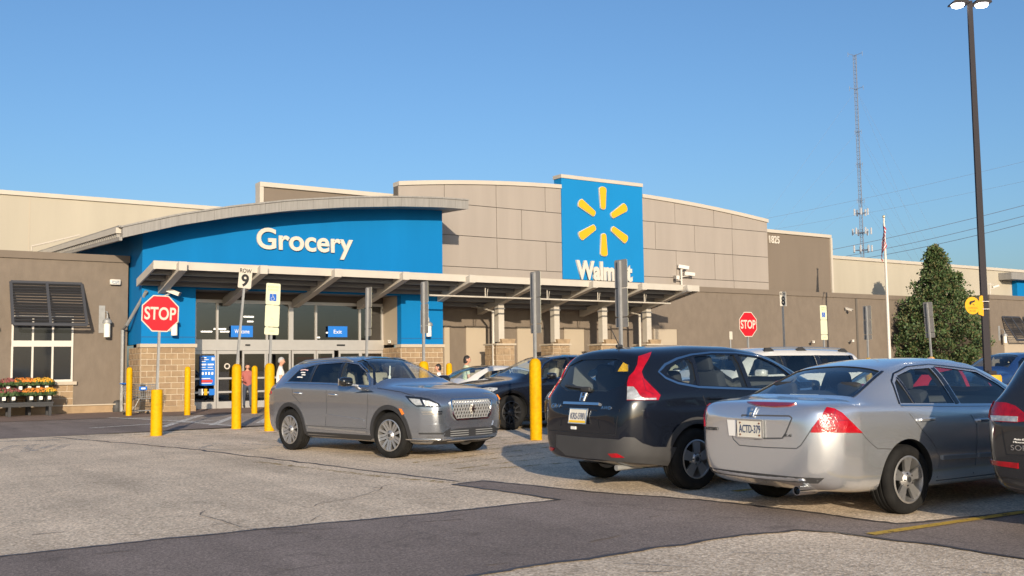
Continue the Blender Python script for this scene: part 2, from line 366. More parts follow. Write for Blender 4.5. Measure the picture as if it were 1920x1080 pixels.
# ------------------------------------------------------------------ store building
YT, YD, YL, YW, YP = 35.5, 37.1, 37.1, 37.55, 37.8     # tower front, door wall, left wing, right wall, panel wall
C_TAUPE = (.163, .130, .100); C_CREAM = (.385, .345, .272); C_PANEL = (.305, .264, .228)
M_TAUPE = pm('taupe_painted_block', C_TAUPE, .85, var=.09, scale=3.5, bump=.9, bscale=4.5, var2=.07, scale2=.5, stretch=(1, 1, .6))
M_TAUPE2 = pm('taupe_stucco', C_TAUPE, .88, var=.06, scale=1.6, stretch=(1, 1, .2), bump=.08, bscale=30)
M_CREAM = pm('cream_stucco', C_CREAM, .88, var=.05, scale=1.1, var2=.03, scale2=.3, bump=.08, bscale=25, stretch=(1, 1, .15))
M_PANEL = pm('light_taupe_panel', C_PANEL, .75, var=.06, scale=1.8, bump=.03, bscale=20, stretch=(1, 1, .12), var2=.03, scale2=.5)
M_JOINT = pm('panel_joint', (.11, .095, .08), .9)
M_BLUE = pm('blue_painted_stucco', (.002, .155, .40), .75, spec=.15, var=.05, scale=1.3, stretch=(1, 1, .15), var2=.04, scale2=.5, bump=.05, bscale=40)
M_TRIM = pm('off_white_metal', (.47, .42, .35), .5, var=.04, scale=1.5)
M_METAL = pm('weathered_grey_metal', (.27, .255, .235), .5, .15, var=.16, scale=2.2, stretch=(6, 6, .5))
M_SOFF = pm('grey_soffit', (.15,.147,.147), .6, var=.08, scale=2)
M_STEEL = pm('pale_grey_painted_steel', (.47, .43, .37), .55, var=.06, scale=2, bump=.03)
M_ALU = pm('brushed_aluminium', (.55, .52, .48), .38, .55, var=.04, scale=4)
M_BLOCK = pm('buff_split_block', (.31, .215, .125), .9, var=.14, scale=6, bump=.5, bscale=22, var2=.1, scale2=1.7)
M_BLOCK2 = pm('buff_block_darker', (.275, .187, .11), .9, var=.14, scale=6, bump=.5, bscale=22, var2=.1, scale2=1.7)
M_MORTAR = pm('light_mortar', (.50, .41, .30), .9)
M_CAP = pm('cream_cast_stone', (.44, .375, .29), .8, var=.05, scale=3)
M_STONE = pm('tan_field_stone', (.30, .21, .125), .9, var=.25, scale=5, bump=.6, bscale=16, var2=.18, scale2=2.4)
M_SHUT = pm('charcoal_shutter_metal', (.045, .046, .052), .5)
M_WHITE = pm('white_painted_metal', (.58, .54, .48), .45)
M_TANDOOR = pm('cream_panel_door', (.385, .32, .24), .7, var=.04, scale=1.3)
M_BLACK = pm('black_rubber', (.012, .012, .013), .6)
M_YELB = pm('bollard_yellow', (.60, .315, .0), .6, spec=.15, var=.10, scale=2.2, var2=.16, scale2=17)
M_GALV = pm('galvanised_steel', (.30, .30, .295), .55, .3, var=.12, scale=8)
M_WGLASS = glassmat('store_glass', (.50, .48, .45), 1.0, 0., 2.1)
M_LETTER = pm('white_letter_plastic', (.56, .51, .44), .45)
M_SPARK = pm('yellow_sign_plastic', (.66, .36, .008), .4)
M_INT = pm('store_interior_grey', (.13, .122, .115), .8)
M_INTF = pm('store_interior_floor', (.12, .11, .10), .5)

BO = (20, 37.1, 0)
bld = wthing('store_building', 'long single-storey grocery store with blue entrance tower, taupe walls and white roof trim', 'building', BO)
def blocks(parent, x0, x1, y, z0, z1, dy=.02, bw=.405, bh=.203, face='-Y', joint=.022, mats=None, skip=None):
    """courses of blocks standing proud of a wall face; every block one object"""
    o = Vector(parent['_o']); cache = {}; mats = mats or (M_BLOCK, M_BLOCK2)
    rows = int(round((z1-z0)/bh)); bh2 = (z1-z0)/rows
    for r in range(rows):
        z = z0+r*bh2; x = x0-(bw/2 if r % 2 else 0)
        while x < x1-.01:
            a, b = max(x, x0), min(x+bw, x1); x += bw
            if b-a < .05: continue
            key = (round(b-a, 2), random.randrange(2))
            if key not in cache:
                m = MB(); w = b-a-joint; h = bh2-joint; q = .008
                vs_ = [(-w/2, 0, -h/2), (w/2, 0, -h/2), (w/2, 0, h/2), (-w/2, 0, h/2), (-w/2+q, -dy, -h/2+q), (w/2-q, -dy*1.25 if key[1] else -dy, -h/2+q), (w/2-q, -dy, h/2-q), (-w/2+q, -dy*1.2, h/2-q)]
                m.add(vs_, [(4, 5, 6, 7), (0, 1, 5, 4), (1, 2, 6, 5), (2, 3, 7, 6), (3, 0, 4, 7)])
                cache[key] = m.mesh('block', mats[key[1]])
            ob = link('block', cache[key], parent)
            if face == '-Y': ob.location = Vector(((a+b)/2, y, z+bh2/2))-o
            else:
                ob.location = Vector((y, (a+b)/2, z+bh2/2))-o; ob.rotation_euler = (0, 0, -math.pi/2)
# ---- left wing
wl = MB(); wl.bb(-40, 8.6, YL, YL+6, 0, 5.22)
lw = wl.build('left_wing_wall', M_TAUPE, bld)
MB().bb(-40, 8.64, YL-.06, YL+6.02, 5.22, 5.46).build('coping', M_TAUPE2, lw)
MB().bb(-40, 8.60, YL-.012, YL, .0, .26).build('base_course', M_BLOCK, lw)
MB().bb(-40, 8.60, YL-.06, YL-.013, .26, .30).build('base_cap', M_CAP, lw)
# brick apron under the window
ap = MB().bb(2.2, 6.86, YL-.03, YL-.013, .301, .98).build('window_apron', M_MORTAR, lw)
blocks(ap, 4.9, 6.86, YL-.031, .301, .98, .02, .44, .226)
MB().bb(2.2, 6.95, YL-.13, YL+.05, .98, 1.09).build('window_sill', M_CAP, lw)
def shutter_window(x0, x1):
    w = MB(); z0, z1 = 1.09, 3.3
    for x in (x0, x0+(x1-x0)/3, x0+2*(x1-x0)/3, x1): w.bb(x-.03, x+.03, YL-.05, YL+.02, z0, z1)
    w.bb(x0-.03, x1+.03, YL-.055, YL+.02, z0, z0+.07); w.bb(x0-.03, x1+.03, YL-.055, YL+.02, 2.27, 2.47); w.bb(x0-.03, x1+.03, YL-.055, YL+.02, z1-.07, z1)
    o = w.build('window', M_WHITE, bld)
    for k in range(3):
        for za, zb in ((z0+.07, 2.27), (2.47, z1-.07)):
            MB().bb(x0+.03+k*(x1-x0)/3, x0-.03+(k+1)*(x1-x0)/3, YL-.02, YL-.008, za, zb).build('pane', MATS['dark_window'], o)
pm('dark_window', (.018, .02, .024), .06, spec=.8)
shutter_window(4.95, 6.80); shutter_window(1.9, 3.75)
def shutter(parent, xa, xb, xc, xd, y0, y1, z0, z1, nsl=15):
    """louvred awning shutter: top edge xa..xb on the wall, bottom edge xc..xd out at y1"""
    f = MB(); A, Bq, C, D = V3(xa, y0, z1), V3(xb, y0, z1), V3(xd, y1, z0), V3(xc, y1, z0)
    for a, b in ((A, Bq), (Bq, C), (C, D), (D, A), ((A+Bq)/2, (C+D)/2)): f.beam(a, b, .09, .05, (0, -1, .4))
    o = f.build('awning_shutter', M_SHUT, parent)
    n = (Bq-A).cross(D-A).normalized()
    for k in range(nsl):
        t = (k+.6)/nsl
        for h in (0, 1):
            L0 = A.lerp(D, t); R0 = Bq.lerp(C, t); M0 = (L0+R0)/2
            a, b = (L0, M0) if h == 0 else (M0, R0); d = (b-a).normalized()*.05; a, b = a+d, b-d
            m = MB(); m.beam(a, b, .015, .088, (0, -.75, .66)); m.build('slat', M_SHUT, o)
    return o
shutter(bld, 4.86, 7.06, 4.86, 7.12, YL-.03, YL-.75, 2.98, 4.42)
shutter(bld, 1.9, 4.05, 1.9, 4.22, YL-.03, YL-.75, 2.98, 4.42)
# ---- entrance tower
xl, xr, xp1, xp2 = 8.68, 20.42, 10.5, 18.54
def roof_top(x):      # underside of the barrel roof
    t = [(5.0, 4.75), (7.76, 5.76), (9.54, 6.28), (11.44, 6.71), (13.47, 7.08), (15.65, 7.37), (17.95, 7.58), (19.71, 7.68), (21, 7.70), (24, 7.6)]
    return float(np.interp(x, [a for a, _ in t], [b for _, b in t]))
xs = [xl+(xr-xl)*k/24 for k in range(25)]
tw = MB()
tw.prism([(xl, 2.33), (xp1, 2.33), (xp1, 4.25), (xp2, 4.25), (xp2, 2.33), (xr, 2.33)]+[(x, roof_top(x)+.2) for x in reversed(xs)], (0, YT, 0), (1, 0, 0), (0, 0, 1), (0, .35, 0))
tow = tw.build('entrance_tower_front', M_BLUE, bld)
MB().bb(xl, xl+.25, YT+.351, 50.9, 2.33, roof_top(xl)+.02).prism([(YT+.36, roof_top(xl)+.021), (50.9, roof_top(xl)+.021), (50.9, roof_top(xl)+.7), (YT+.36, roof_top(xl)+.1)], (xl, 0, 0), (0, 1, 0), (0, 0, 1), (.25, 0, 0)).build('tower_side_wall', M_BLUE, bld); MB().bb(xr-.25, xr, YT+.351, YP, 2.33, roof_top(xr)+.1).build('tower_side_wall', M_BLUE, bld)
grv = MB(); 
for (a, b) in ((xl, xp1), (xp2, xr)): grv.bb(a, b, YT-.004, YT+.01, 2.55, 2.575)
grv.build('stucco_reveal', pm('reveal_blue', (.006, .08, .21), .7), tow)
for (a, b) in ((xl, xp1), (xp2, xr)):
    base = MB().bb(a, b, YT, YD+.0 if a > 10 else YL, 0, 2.21).build('brick_base', M_MORTAR, bld)
    blocks(base, a, b, YT-.001, .2, 2.21)
    MB().bb(a-.03, b+.03, YT-.05, YT, 0, .2).build('plinth', M_BLOCK, base)
    MB().bb(a-.05, b+.05, YT-.07, YT+.4, 2.21, 2.33).build('cap_stone', M_CAP, base)
blocks(base, YT+.06, YD, xp2-.001, .2, 2.21, face='-X')
base_l = [c for c in bld.children if c.name.startswith('brick_base')][0]
blocks(base_l, YT+.06, YL, xl-.001, .2, 2.21, face='-X')
# tan return beside the doors, ceiling of the porch
MB().bb(xp2+.001, xp2+.3, YT+.352, YD, 2.34, 4.25).build('porch_return', M_TANDOOR, bld)
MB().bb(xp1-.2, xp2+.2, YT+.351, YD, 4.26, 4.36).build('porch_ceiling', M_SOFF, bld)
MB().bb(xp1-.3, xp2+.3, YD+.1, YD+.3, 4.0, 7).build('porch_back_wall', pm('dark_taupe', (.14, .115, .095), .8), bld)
# roof: one barrel sweep, rising slightly towards the back, deep overhang on the left
YF, YB, RISE = 34.34, 51., .048
def roof_solid(xs, d0, d1, y0, y1):
    up = [(x, roof_top(x)+d1) for x in xs]; lo = [(x, roof_top(x)+d0) for x in xs]; pl = lo+up[::-1]; n = len(pl)
    v = [(x, y0, z+(y0-YF)*RISE) for x, z in pl]+[(x, y1, z+(y1-YF)*RISE) for x, z in pl]
    f = [tuple(range(n))]+[tuple(range(n, 2*n))[::-1]]+[(i, n+i, n+(i+1) % n, (i+1) % n) for i in range(n)]
    m = MB(); m.add(v, f); return m
xs = [7.76+(20.96-7.76)*k/26 for k in range(27)]
rf = roof_solid(xs, 0, .34, YF, YB).build('barrel_roof', M_METAL, bld, smooth=30)
for k in range(22):
    x0 = 7.76+(20.96-7.76)*k/22; x1 = 7.76+(20.96-7.76)*(k+1)/22-.006
    a0, a1 = roof_top(x0), roof_top(x1)
    MB().prism([(x0, a0-.01), (x1, a1-.01), (x1, a1+.33), (x0, a0+.33)], (0, YF-.03, 0), (1, 0, 0), (0, 0, 1), (0, .028, 0)).build('fascia_board', M_METAL, rf)
xs2 = [7.70]+xs[1:]
roof_solid(xs2, .342, .40, YF-.07, YF+.06).build('roof_edge', M_METAL, rf, smooth=30)
z0 = roof_top(7.76); zr = lambda y: z0+(y-YF)*RISE
def side_bar(name, x0, x1, d0, d1, y0, y1, mt):
    v = [(x, y, zr(y)+d) for y in (y0, y1) for x, d in ((x0, d0), (x1, d0), (x1, d1), (x0, d1))]
    return MB().add(v, [(0, 1, 2, 3), (7, 6, 5, 4), (0, 4, 5, 1), (1, 5, 6, 2), (2, 6, 7, 3), (3, 7, 4, 0)]).build(name, mt, rf)
side_bar('side_edge', 7.66, 7.759, .342, .40, YF+.06, YB, M_METAL)
side_bar('gutter', 7.60, 7.758, .15, .335, YF+.22, YB, M_STEEL)
side_bar('side_ledger', 7.66, 7.758, -.10, .015, YF+.02, YB, M_METAL)
for k in range(52):
    y = YF+.3+k*.31; side_bar('soffit_rib', 7.64, 7.757, .017, .148, y, y+.12, M_METAL)
# grocery lettering
text('sign_letters', 'Grocery', (PY(572.5, 458, YT)+V3(0, -.02, 0)), (1, 0, 0), (0, 0, 1), PY(663, 470, YT).x-PY(483, 470, YT).x, 1.03, M_LETTER, bld, bold=.022, depth=.07)
# ---- door wall
def Xd(u): return PY(u, 600, YD).x
ux = [366, 407, 500, 545, 592, 674, 716]; dx = [Xd(u) for u in ux]
df = MB()
for i, x in enumerate(dx): df.bb(x-(.09 if i == 3 else .035), x+(.09 if i == 3 else .035), YD-.06, YD+.06, 2.53, 3.92)
df.bb(dx[0], dx[-1], YD-.065, YD+.065, 3.88, 4.0)
df.bb(dx[0]-.4, dx[-1]+.05, YD-.07, YD+.07, 2.13, 2.53)
dfr = df.build('entrance_frame', M_ALU, bld)
for i in range(6): MB().bb(dx[i]+.03, dx[i+1]-.03, YD-.01, YD+.01, 2.53, 3.88).build('transom_pane', M_WGLASS, dfr)
for (u0, u1) in ((459, 468), (630, 645)): MB().bb(Xd(u0), Xd(u1), YD-.10, YD-.071, 2.30, 2.36).build('door_sensor', M_BLACK, dfr)
def door(u0, u1, y, name='sliding_door'):
    x0, x1 = Xd(u0), Xd(u1); d = MB()
    for a, b in ((x0, x0+.07), (x1-.07, x1)): d.bb(a, b, y-.03, y+.03, .0, 2.12)
    for a, b in ((.0, .26), (.57, .64), (1.07, 1.14), (2.0, 2.12)): d.bb(x0+.07, x1-.07, y-.028, y+.028, a, b)
    o = d.build(name, M_ALU, bld)
    for a, b in ((.26, .57), (.64, 1.07), (1.14, 2.0)): MB().bb(x0+.07, x1-.07, y-.006, y+.006, a, b).build('pane', M_WGLASS, o)
    return o
dl = door(362, 406, YD, 'sidelight_door')
doors = [door(*q) for q in ((407, 449, YD, 'sliding_door'), (453, 498, YD-.09, 'sliding_door'), (499, 545, YD, 'sliding_door'), (547, 592, YD, 'sliding_door'), (593, 626, YD, 'sliding_door'), (633, 674, YD-.09, 'sliding_door'), (675, 718, YD, 'sidelight_door'))]
for u, z in ((426, 1.55), (507, 1.55)):
    p = V3(Xd(u), YD-.04, z); MB().lathe([(.07, 0), (.11, 0), (.11, .01), (.07, .01)], p, 'Y', 20, True).build('door_decal', M_LETTER, doors[0])
M_SIGNB = pm('sign_blue', srgb(20, 110, 200), .5); M_SIGNW = pm('sign_white_print', (.8, .78, .74), .5); M_REDP = pm('red_print', srgb(205, 60, 60), .5)
for t_, u0, u1, v0, v1 in (('Welcome', 433, 474, 611, 632), ('Exit', 615, 651, 612, 632)):
    a, b = PY(u0, v1, YD-.12), PY(u1, v0, YD-.12); o = MB().bb(a.x, b.x, YD-.13, YD-.115, a.z, b.z).build('hanging_door_sign', M_SIGNB, bld)
    text('sign_words', t_, ((a.x+b.x)/2, YD-.131, (a.z+b.z)/2), (1, 0, 0), (0, 0, 1), (b.x-a.x)*(.68 if len(t_) > 5 else .42), .15, M_SIGNW, o, bold=.0, depth=.004)
a, b = PY(374, 723, YD-.04), PY(403, 667, YD-.04)
po = MB().bb(a.x, b.x, YD-.05, YD-.042, a.z, b.z).build('store_hours_poster', M_SIGNB, bld)
pw = MB(); W_, H_ = b.x-a.x, b.z-a.z
for k, (x, z, w, h) in enumerate([(.08, .92, .35, .03), (.08, .86, .5, .02), (.08, .80, .3, .02), (.78, .84, .08, .1), (.9, .84, .06, .1), (.08, .68, .34, .05), (.52, .68, .4, .05), (.08, .6, .3, .02), (.52, .6, .35, .02), (.08, .53, .84, .015), (.14, .36, .12, .09), (.36, .36, .1, .09), (.56, .36, .12, .09), (.77, .36, .12, .09), (.1, .22, .6, .025), (.1, .06, .7, .02)]):
    pw.bb(a.x+x*W_, a.x+(x+w)*W_, YD-.054, YD-.0505, a.z+z*H_, a.z+(z+h)*H_)
pw.build('poster_print', M_SIGNW, po)
MB().bb(a.x+.1*W_, a.x+.85*W_, YD-.054, YD-.0505, a.z+.1*H_, a.z+.19*H_).build('poster_print', M_REDP, po)
for u0, u1, mm in ((372, 380.5, M_SIGNW), (382.5, 388.5, M_SPARK), (392, 402.5, M_SIGNB)):
    a, b = PY(u0, 741, YD-.04), PY(u1, 729, YD-.04); MB().bb(a.x, b.x, YD-.044, YD-.038, a.z, b.z).build('door_sticker', mm, dl)
# vestibule behind the glass
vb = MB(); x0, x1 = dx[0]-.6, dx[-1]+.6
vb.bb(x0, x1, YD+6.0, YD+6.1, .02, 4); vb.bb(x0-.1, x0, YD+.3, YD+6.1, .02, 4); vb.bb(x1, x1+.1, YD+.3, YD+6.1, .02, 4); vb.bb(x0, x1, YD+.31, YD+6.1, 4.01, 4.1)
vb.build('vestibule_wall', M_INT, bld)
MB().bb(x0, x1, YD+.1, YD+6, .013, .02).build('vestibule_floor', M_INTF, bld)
iv = MB()
for x in (12.5, 14.6, 16.8): iv.bb(x, x+.08, YD+2.4, YD+2.48, .02, 2.6)
iv.bb(x0, x1, YD+2.39, YD+2.49, 2.3, 2.4); iv.build('inner_door_frame', M_ALU, bld)
MB().bb(15.9, 17.8, YD+2.6, YD+3.1, .02, 1.9).build('red_vending_machine', pm('vending_red', srgb(150, 24, 30), .4), bld)
le = emit('ceiling_tube_light', (1, .97, .9), 6)
for k, (u, v, du) in enumerate(((378, 623, 20), (414, 623, 16), (402, 618, 22), (458, 595, 18), (465, 604, 10), (594, 634, 6), (613, 625, 6))):
    p = PY(u, v, YD+3.5); q = PY(u+du, v-.5, YD+3.5); MB().bb(p.x, q.x, YD+3.5, YD+3.6, p.z, p.z+.06).build('ceiling_tube', le, bld)
# ---- canopy
cy0, cy1, cz0, cz1 = 33.3, 37.0, 4.9, 4.20
def cz(y): return cz0+(cz1-cz0)*(y-cy0)/(cy1-cy0)
cx0, cx1 = 8.5, 32.5
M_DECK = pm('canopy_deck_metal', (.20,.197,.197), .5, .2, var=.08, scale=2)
ca = MB(); ca.bb(cx0, cx1, cy0, cy0+.06, cz0-.22, cz0+.02); cano = ca.build('canopy', M_STEEL, bld)
MB().bb(cx0, cx1, cy0+.001, cy0+.12, cz0+.021, cz0+.045).build('canopy_drip_edge', M_TRIM, cano)
yb_t = YT-.02
deck = MB()
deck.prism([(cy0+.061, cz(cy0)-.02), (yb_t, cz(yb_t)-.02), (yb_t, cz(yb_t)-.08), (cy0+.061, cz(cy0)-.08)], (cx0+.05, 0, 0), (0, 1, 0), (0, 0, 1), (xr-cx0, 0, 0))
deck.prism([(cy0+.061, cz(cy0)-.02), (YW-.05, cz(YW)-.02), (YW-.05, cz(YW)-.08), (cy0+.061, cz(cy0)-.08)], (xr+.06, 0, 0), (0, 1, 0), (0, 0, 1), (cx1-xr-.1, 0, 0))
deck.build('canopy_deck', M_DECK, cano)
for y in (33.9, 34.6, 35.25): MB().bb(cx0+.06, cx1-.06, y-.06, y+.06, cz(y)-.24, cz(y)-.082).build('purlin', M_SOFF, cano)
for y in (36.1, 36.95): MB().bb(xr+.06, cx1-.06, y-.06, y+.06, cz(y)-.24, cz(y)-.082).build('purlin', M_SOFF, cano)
for x in (cx0-.01, cx1-.05):
    ye = YT-.03 if x < 20 else YW-.06
    MB().prism([(cy0-.001, cz0-.23), (cy0-.001, cz0+.03), (ye, cz(ye)+.03), (ye, cz(ye)-.23)], (x, 0, 0), (0, 1, 0), (0, 0, 1), (.06, 0, 0)).build('canopy_end', M_STEEL, cano)
bx = [9.34, 12.05, 14.75, 17.45, 20.3, 23.4, 26.3, 28.98, 31.62]
for i, x in enumerate(bx):
    ye = 36.95 if x < 20 else YW-.1
    if x < 10: ye = YT-.005
    if 20 < x < 21: ye = YT-.005
    za, zb = cz0-.14, cz(ye)-.28
    MB().prism([(33.0, za-.13), (33.0, za+.16), (33.34, za+.08), (ye, zb+.13), (ye, zb-.16)], (x-.13, 0, 0), (0, 1, 0), (0, 0, 1), (.26, 0, 0)).build('beam', M_STEEL, cano)
for i, x in enumerate(bx[5:]):
    c = MB(); c.bb(x-.14, x+.14, 35.75, 36.05, 2.45, cz(35.9)-.37); co = c.build('column', M_STEEL, cano)
    MB().bb(x-.17, x+.17, 35.72, 36.08, 3.82, 3.88).build('column_band', M_SOFF, co)
    b = MB(); b.bb(x-.44, x+.44, 35.45, 36.35, .0, 2.3); bo = b.build('stone_pier', M_MORTAR, cano)
    o = Vector(bo['_o'])
    z = .01
    while z < 2.28:
        h = min(random.choice((.16, .22, .3)), 2.29-z)
        if 2.29-z-h < .08: h = 2.29-z
        for face in (0, 1):
            xx = -.44
            while xx < .43:
                w = random.uniform(.25, .5); w = .44-xx if .44-xx-w < .15 else w
                m = MB(); q = random.uniform(.015, .035); ww, hh = w-.014, h-.014
                m.add([(-ww/2, 0, -hh/2), (ww/2, 0, -hh/2), (ww/2, 0, hh/2), (-ww/2, 0, hh/2), (-ww/2+.012, -q, -hh/2+.012), (ww/2-.014, -q*.8, -hh/2+.01), (ww/2-.01, -q, hh/2-.014), (-ww/2+.012, -q*1.1, hh/2-.012)], [(4, 5, 6, 7), (0, 1, 5, 4), (1, 2, 6, 5), (2, 3, 7, 6), (3, 0, 4, 7)])
                so_ = link('stone', m.mesh('stone', M_STONE), bo)
                if face == 0: so_.location = Vector((x+xx+w/2, 35.449, z+h/2))-o
                else: so_.location = Vector((x-.441, 35.9-(xx+w/2)*1.02, z+h/2))-o; so_.rotation_euler = (0, 0, -math.pi/2)
                xx += w
        z += h
    MB().bb(x-.5, x+.5, 35.38, 36.42, 2.3, 2.37).build('pier_cap', M_CAP, cano)
    MB().prism([(-.3, 0), (.3, 0), (.36, .2), (-.36, .2)], (x+.25, 35.6, 2.371), (1, 0, 0), (0, 0, 1), (0, .3, 0)).build('pier_lamp', M_STONE, cano)
# sprinkler pipe with hangers, downpipes
pp = MB(); pa, pb = PY(805, 553.5, 33.9), PY(1257, 569, 33.9); pp.tube([pa, pb], .035, 8)
for u in (910, 1026, 1121, 1208):
    p = PY(u, 560, 33.9); pp.tube([(p.x, 33.9, pa.z), (p.x, 33.9, cz(33.9)-.2)], .02, 6); pp.tube([(p.x+.1, 33.95, pa.z), (p.x+.16, 33.95, pa.z+.35)], .012, 6)
pp.build('sprinkler_pipe', M_STEEL, cano)
for x in (22.95, 31.0):
    MB().tube([(x, 37.4, cz(37.4)-.1), (x, 37.0, 3.98), (x, 35.7, 3.72), (x, 35.7, .02)], .06, 8).build('downpipe', M_STEEL, cano)
MB().tube([(8.8, YT-.12, 4.1), (8.42, YT+.9, 3.0), (8.42, YL-.1, 2.86), (8.42, YL-.1, .02)], .06, 8).build('downpipe', M_GALV, cano)
# ---- right wall with bay doors
rw = MB().bb(xr-.2, 56.9, YW, YW+.4, 0, 5.08).build('right_wall', M_TAUPE, bld)
MB().bb(xr+.001, 56.9, YW-.06, YW+.3, 5.08, 5.34).build('coping', M_TAUPE2, rw)
def bay(x0, x1, z1, name='bay_door'):
    o = MB().bb(x0, x1, YW-.05, YW-.002, .02, z1).build(name, M_TANDOOR, rw)
    f = MB(); f.bb(x0-.07, x1+.07, YW-.07, YW-.052, z1, z1+.06); f.bb(x1, x1+.07, YW-.07, YW-.052, .02, z1); f.build('door_trim', M_TAUPE2, rw); return o
def Xw(u): return PY(u, 640, YW).x
for u0, u1 in ((832, 842), (873, 910), (969, 1000), (1057, 1094), (1225, 1268)): bay(Xw(u0), Xw(u1), PY(1269, 617.5, YW).z)
MB().bb(Xw(1145), Xw(1161), YW-.09, YW-.051, 1.9, 3.3).build('wall_panel', M_TAUPE2, rw)
MB().bb(Xw(1606), Xw(1609), YW-.05, YW-.002, 0, 5.06).build('control_joint', M_JOINT, rw)
# ---- panel wall with curved top
ctr = [(722, 341), (800, 338.5), (900, 340), (1049, 346.5), (1204, 363), (1320, 386), (1437, 411)]
cp = [PY(u, v, YP) for u, v in ctr]; cxs = [p.x for p in cp]; czs = [p.z for p in cp]
pf = np.polyfit(cxs, czs, 3)
def ptop(x): return float(np.polyval(pf, x))
xpl, xpr = 19.6, PY(1437.5, 440, YP).x
zj = [PY(1300, 545, YP).z-.35, PY(1300, 522.8, YP).z, PY(1300, 472.8, YP).z, PY(1300, 423, YP).z]
bw_ = MB(); xs = [xpl+(xpr-xpl)*k/40 for k in range(41)]
bw_.prism([(xpl, zj[0]), (xpr, zj[0])]+[(x, ptop(x)-.18) for x in reversed(xs)], (0, YP, 0), (1, 0, 0), (0, 0, 1), (0, .4, 0))
pw_ = bw_.build('panel_wall', M_JOINT, bld)
sx0, sx1 = PY(1052, 430, YP).x, PY(1203.5, 430, YP).x
def Xp(u, v=450): return PY(u, v, YP).x
rowsx = [ (zj[0], zj[1], [xpl, sx0], [sx1, Xp(1375, 530), xpr]),
          (zj[1], zj[2], [xpl, Xp(931, 490), Xp(1023, 490), sx0], [sx1, Xp(1267, 500), Xp(1339, 500), Xp(1373, 500), xpr]),
          (zj[2], zj[3], [xpl, Xp(930, 420), Xp(977, 420), sx0], [sx1, Xp(1227.5, 440), Xp(1301, 440), Xp(1371.6, 450), xpr]),
          (zj[3], None, [xpl, Xp(832, 360), Xp(929, 370), Xp(1021, 380), sx0], [sx1, Xp(1264, 400), Xp(1337, 410), Xp(1371, 415), xpr])]
for z0, z1, *secs in rowsx:
    for sec in secs:
        for a, b in zip(sec[:-1], sec[1:]):
            a2, b2 = a+.014, b-.014
            if z1: poly = [(a2, z0+.014), (b2, z0+.014), (b2, z1-.014), (a2, z1-.014)]
            else: poly = [(a2, z0+.014), (b2, z0+.014)]+[(b2+(a2-b2)*k/8, ptop(b2+(a2-b2)*k/8)-.19) for k in range(9)]
            MB().prism(poly, (0, YP-.05, 0), (1, 0, 0), (0, 0, 1), (0, .045, 0)).build('panel', M_PANEL, pw_)
for a, b in ((xpl, sx0-.01), (sx1+.01, xpr+.06)):
    xs = [a+(b-a)*k/20 for k in range(21)]
    MB().prism([(x, ptop(x)-.18) for x in xs]+[(x, ptop(x)) for x in reversed(xs)], (0, YP-.12, 0), (1, 0, 0), (0, 0, 1), (0, .55, 0)).build('parapet_trim', M_TRIM, pw_)
# logo sign block
st = PY(1049, 327, YP).z
sg = MB().bb(sx0, sx1, YP-.08, YP+.5, PY(1053, 511, YP).z-.3, st-.17).build('logo_sign_block', pm('sign_face_blue', (.006, .185, .44), .6, spec=.2, var=.03, scale=.6), bld)
MB().bb(sx0-.04, sx1+.03, YP-.12, YP+.54, st-.17, st).build('sign_parapet', M_TRIM, sg)
ctr_ = PY(1129.5, 415.5, YP-.08); pxm = (sx1-sx0)/152.
for k in range(6):
    an = R_(90+60*k); d = V3(math.cos(an), 0, math.sin(an)); s_ = V3(-d.z, 0, d.x)
    r0, r1, w0, w1 = .57, 1.69, .155, .225
    prof = [(r0, -w0)]+[]
    pl = []
    for q in range(9): t = -math.pi/2+math.pi*q/8; pl.append((r1-w1*.55+w1*.55*math.cos(t), w1*math.sin(t)))
    for q in range(9): t = math.pi/2+math.pi*q/8; pl.append((r0+w0*.6+w0*.6*math.cos(t), w0*math.sin(t)))
    MB().prism([(a*1., b*1.) for a, b in pl], ctr_+V3(0, -.001, 0), d, s_, (0, -.08, 0)).build('spark_petal_rim', M_LETTER, sg)
    MB().prism([(r0+.028+(a-r0)*.96, b*.88) for a, b in pl], ctr_+V3(0, -.0815, 0), d, s_, (0, -.03, 0)).build('spark_petal', M_SPARK, sg)
wa, wb_ = PY(1079, 516, YP-.08), PY(1183, 491, YP-.08)
text('sign_letters', 'Walmart', ((wa.x+wb_.x)/2, YP-.082, PY(1130, 506, YP).z-.08), (1, 0, 0), (0, 0, 1), wb_.x-wa.x, .92, M_LETTER, sg, bold=.045, depth=.1)
# ---- darker walls either side of the panels
zt = PY(1440, 430, YP+.6).z
o1 = MB().bb(xpr+.001, PY(1557, 500, YP+.6).x, YP+.6, YP+1.0, 4.9, zt-.18).build('taupe_upper_wall', M_TAUPE2, bld)
xe = PY(1557, 500, YP+.6).x
t_ = MB(); t_.bb(xpr, xe+.08, YP+.50, YP+1.05, zt-.18, zt); t_.bb(xe, xe+.16, YP+.52, YP+1.02, 5.3, zt-.181); t_.build('parapet_trim', M_TRIM, o1)
text('street_number', '1825', (PY(1451, 449.5, YP+.6)+V3(0, -.001, 0)), (1, 0, 0), (0, 0, 1), PY(1460.5, 450, YP+.6).x-PY(1441.5, 450, YP+.6).x, .42, M_LETTER, o1, bold=.02, depth=.05)
xk = PY(486, 345, YP+.6).x
o2 = MB().bb(xk+.16, xpl, YP+.6, YP+1.0, 5, zt-.18).build('taupe_upper_wall', M_TAUPE2, bld)
t_ = MB(); t_.bb(xk, xpl+.05, YP+.50, YP+1.05, zt-.18, zt); t_.bb(xk, xk+.159, YP+.52, YP+1.02, 5.3, zt-.181); t_.build('parapet_trim', M_TRIM, o2)
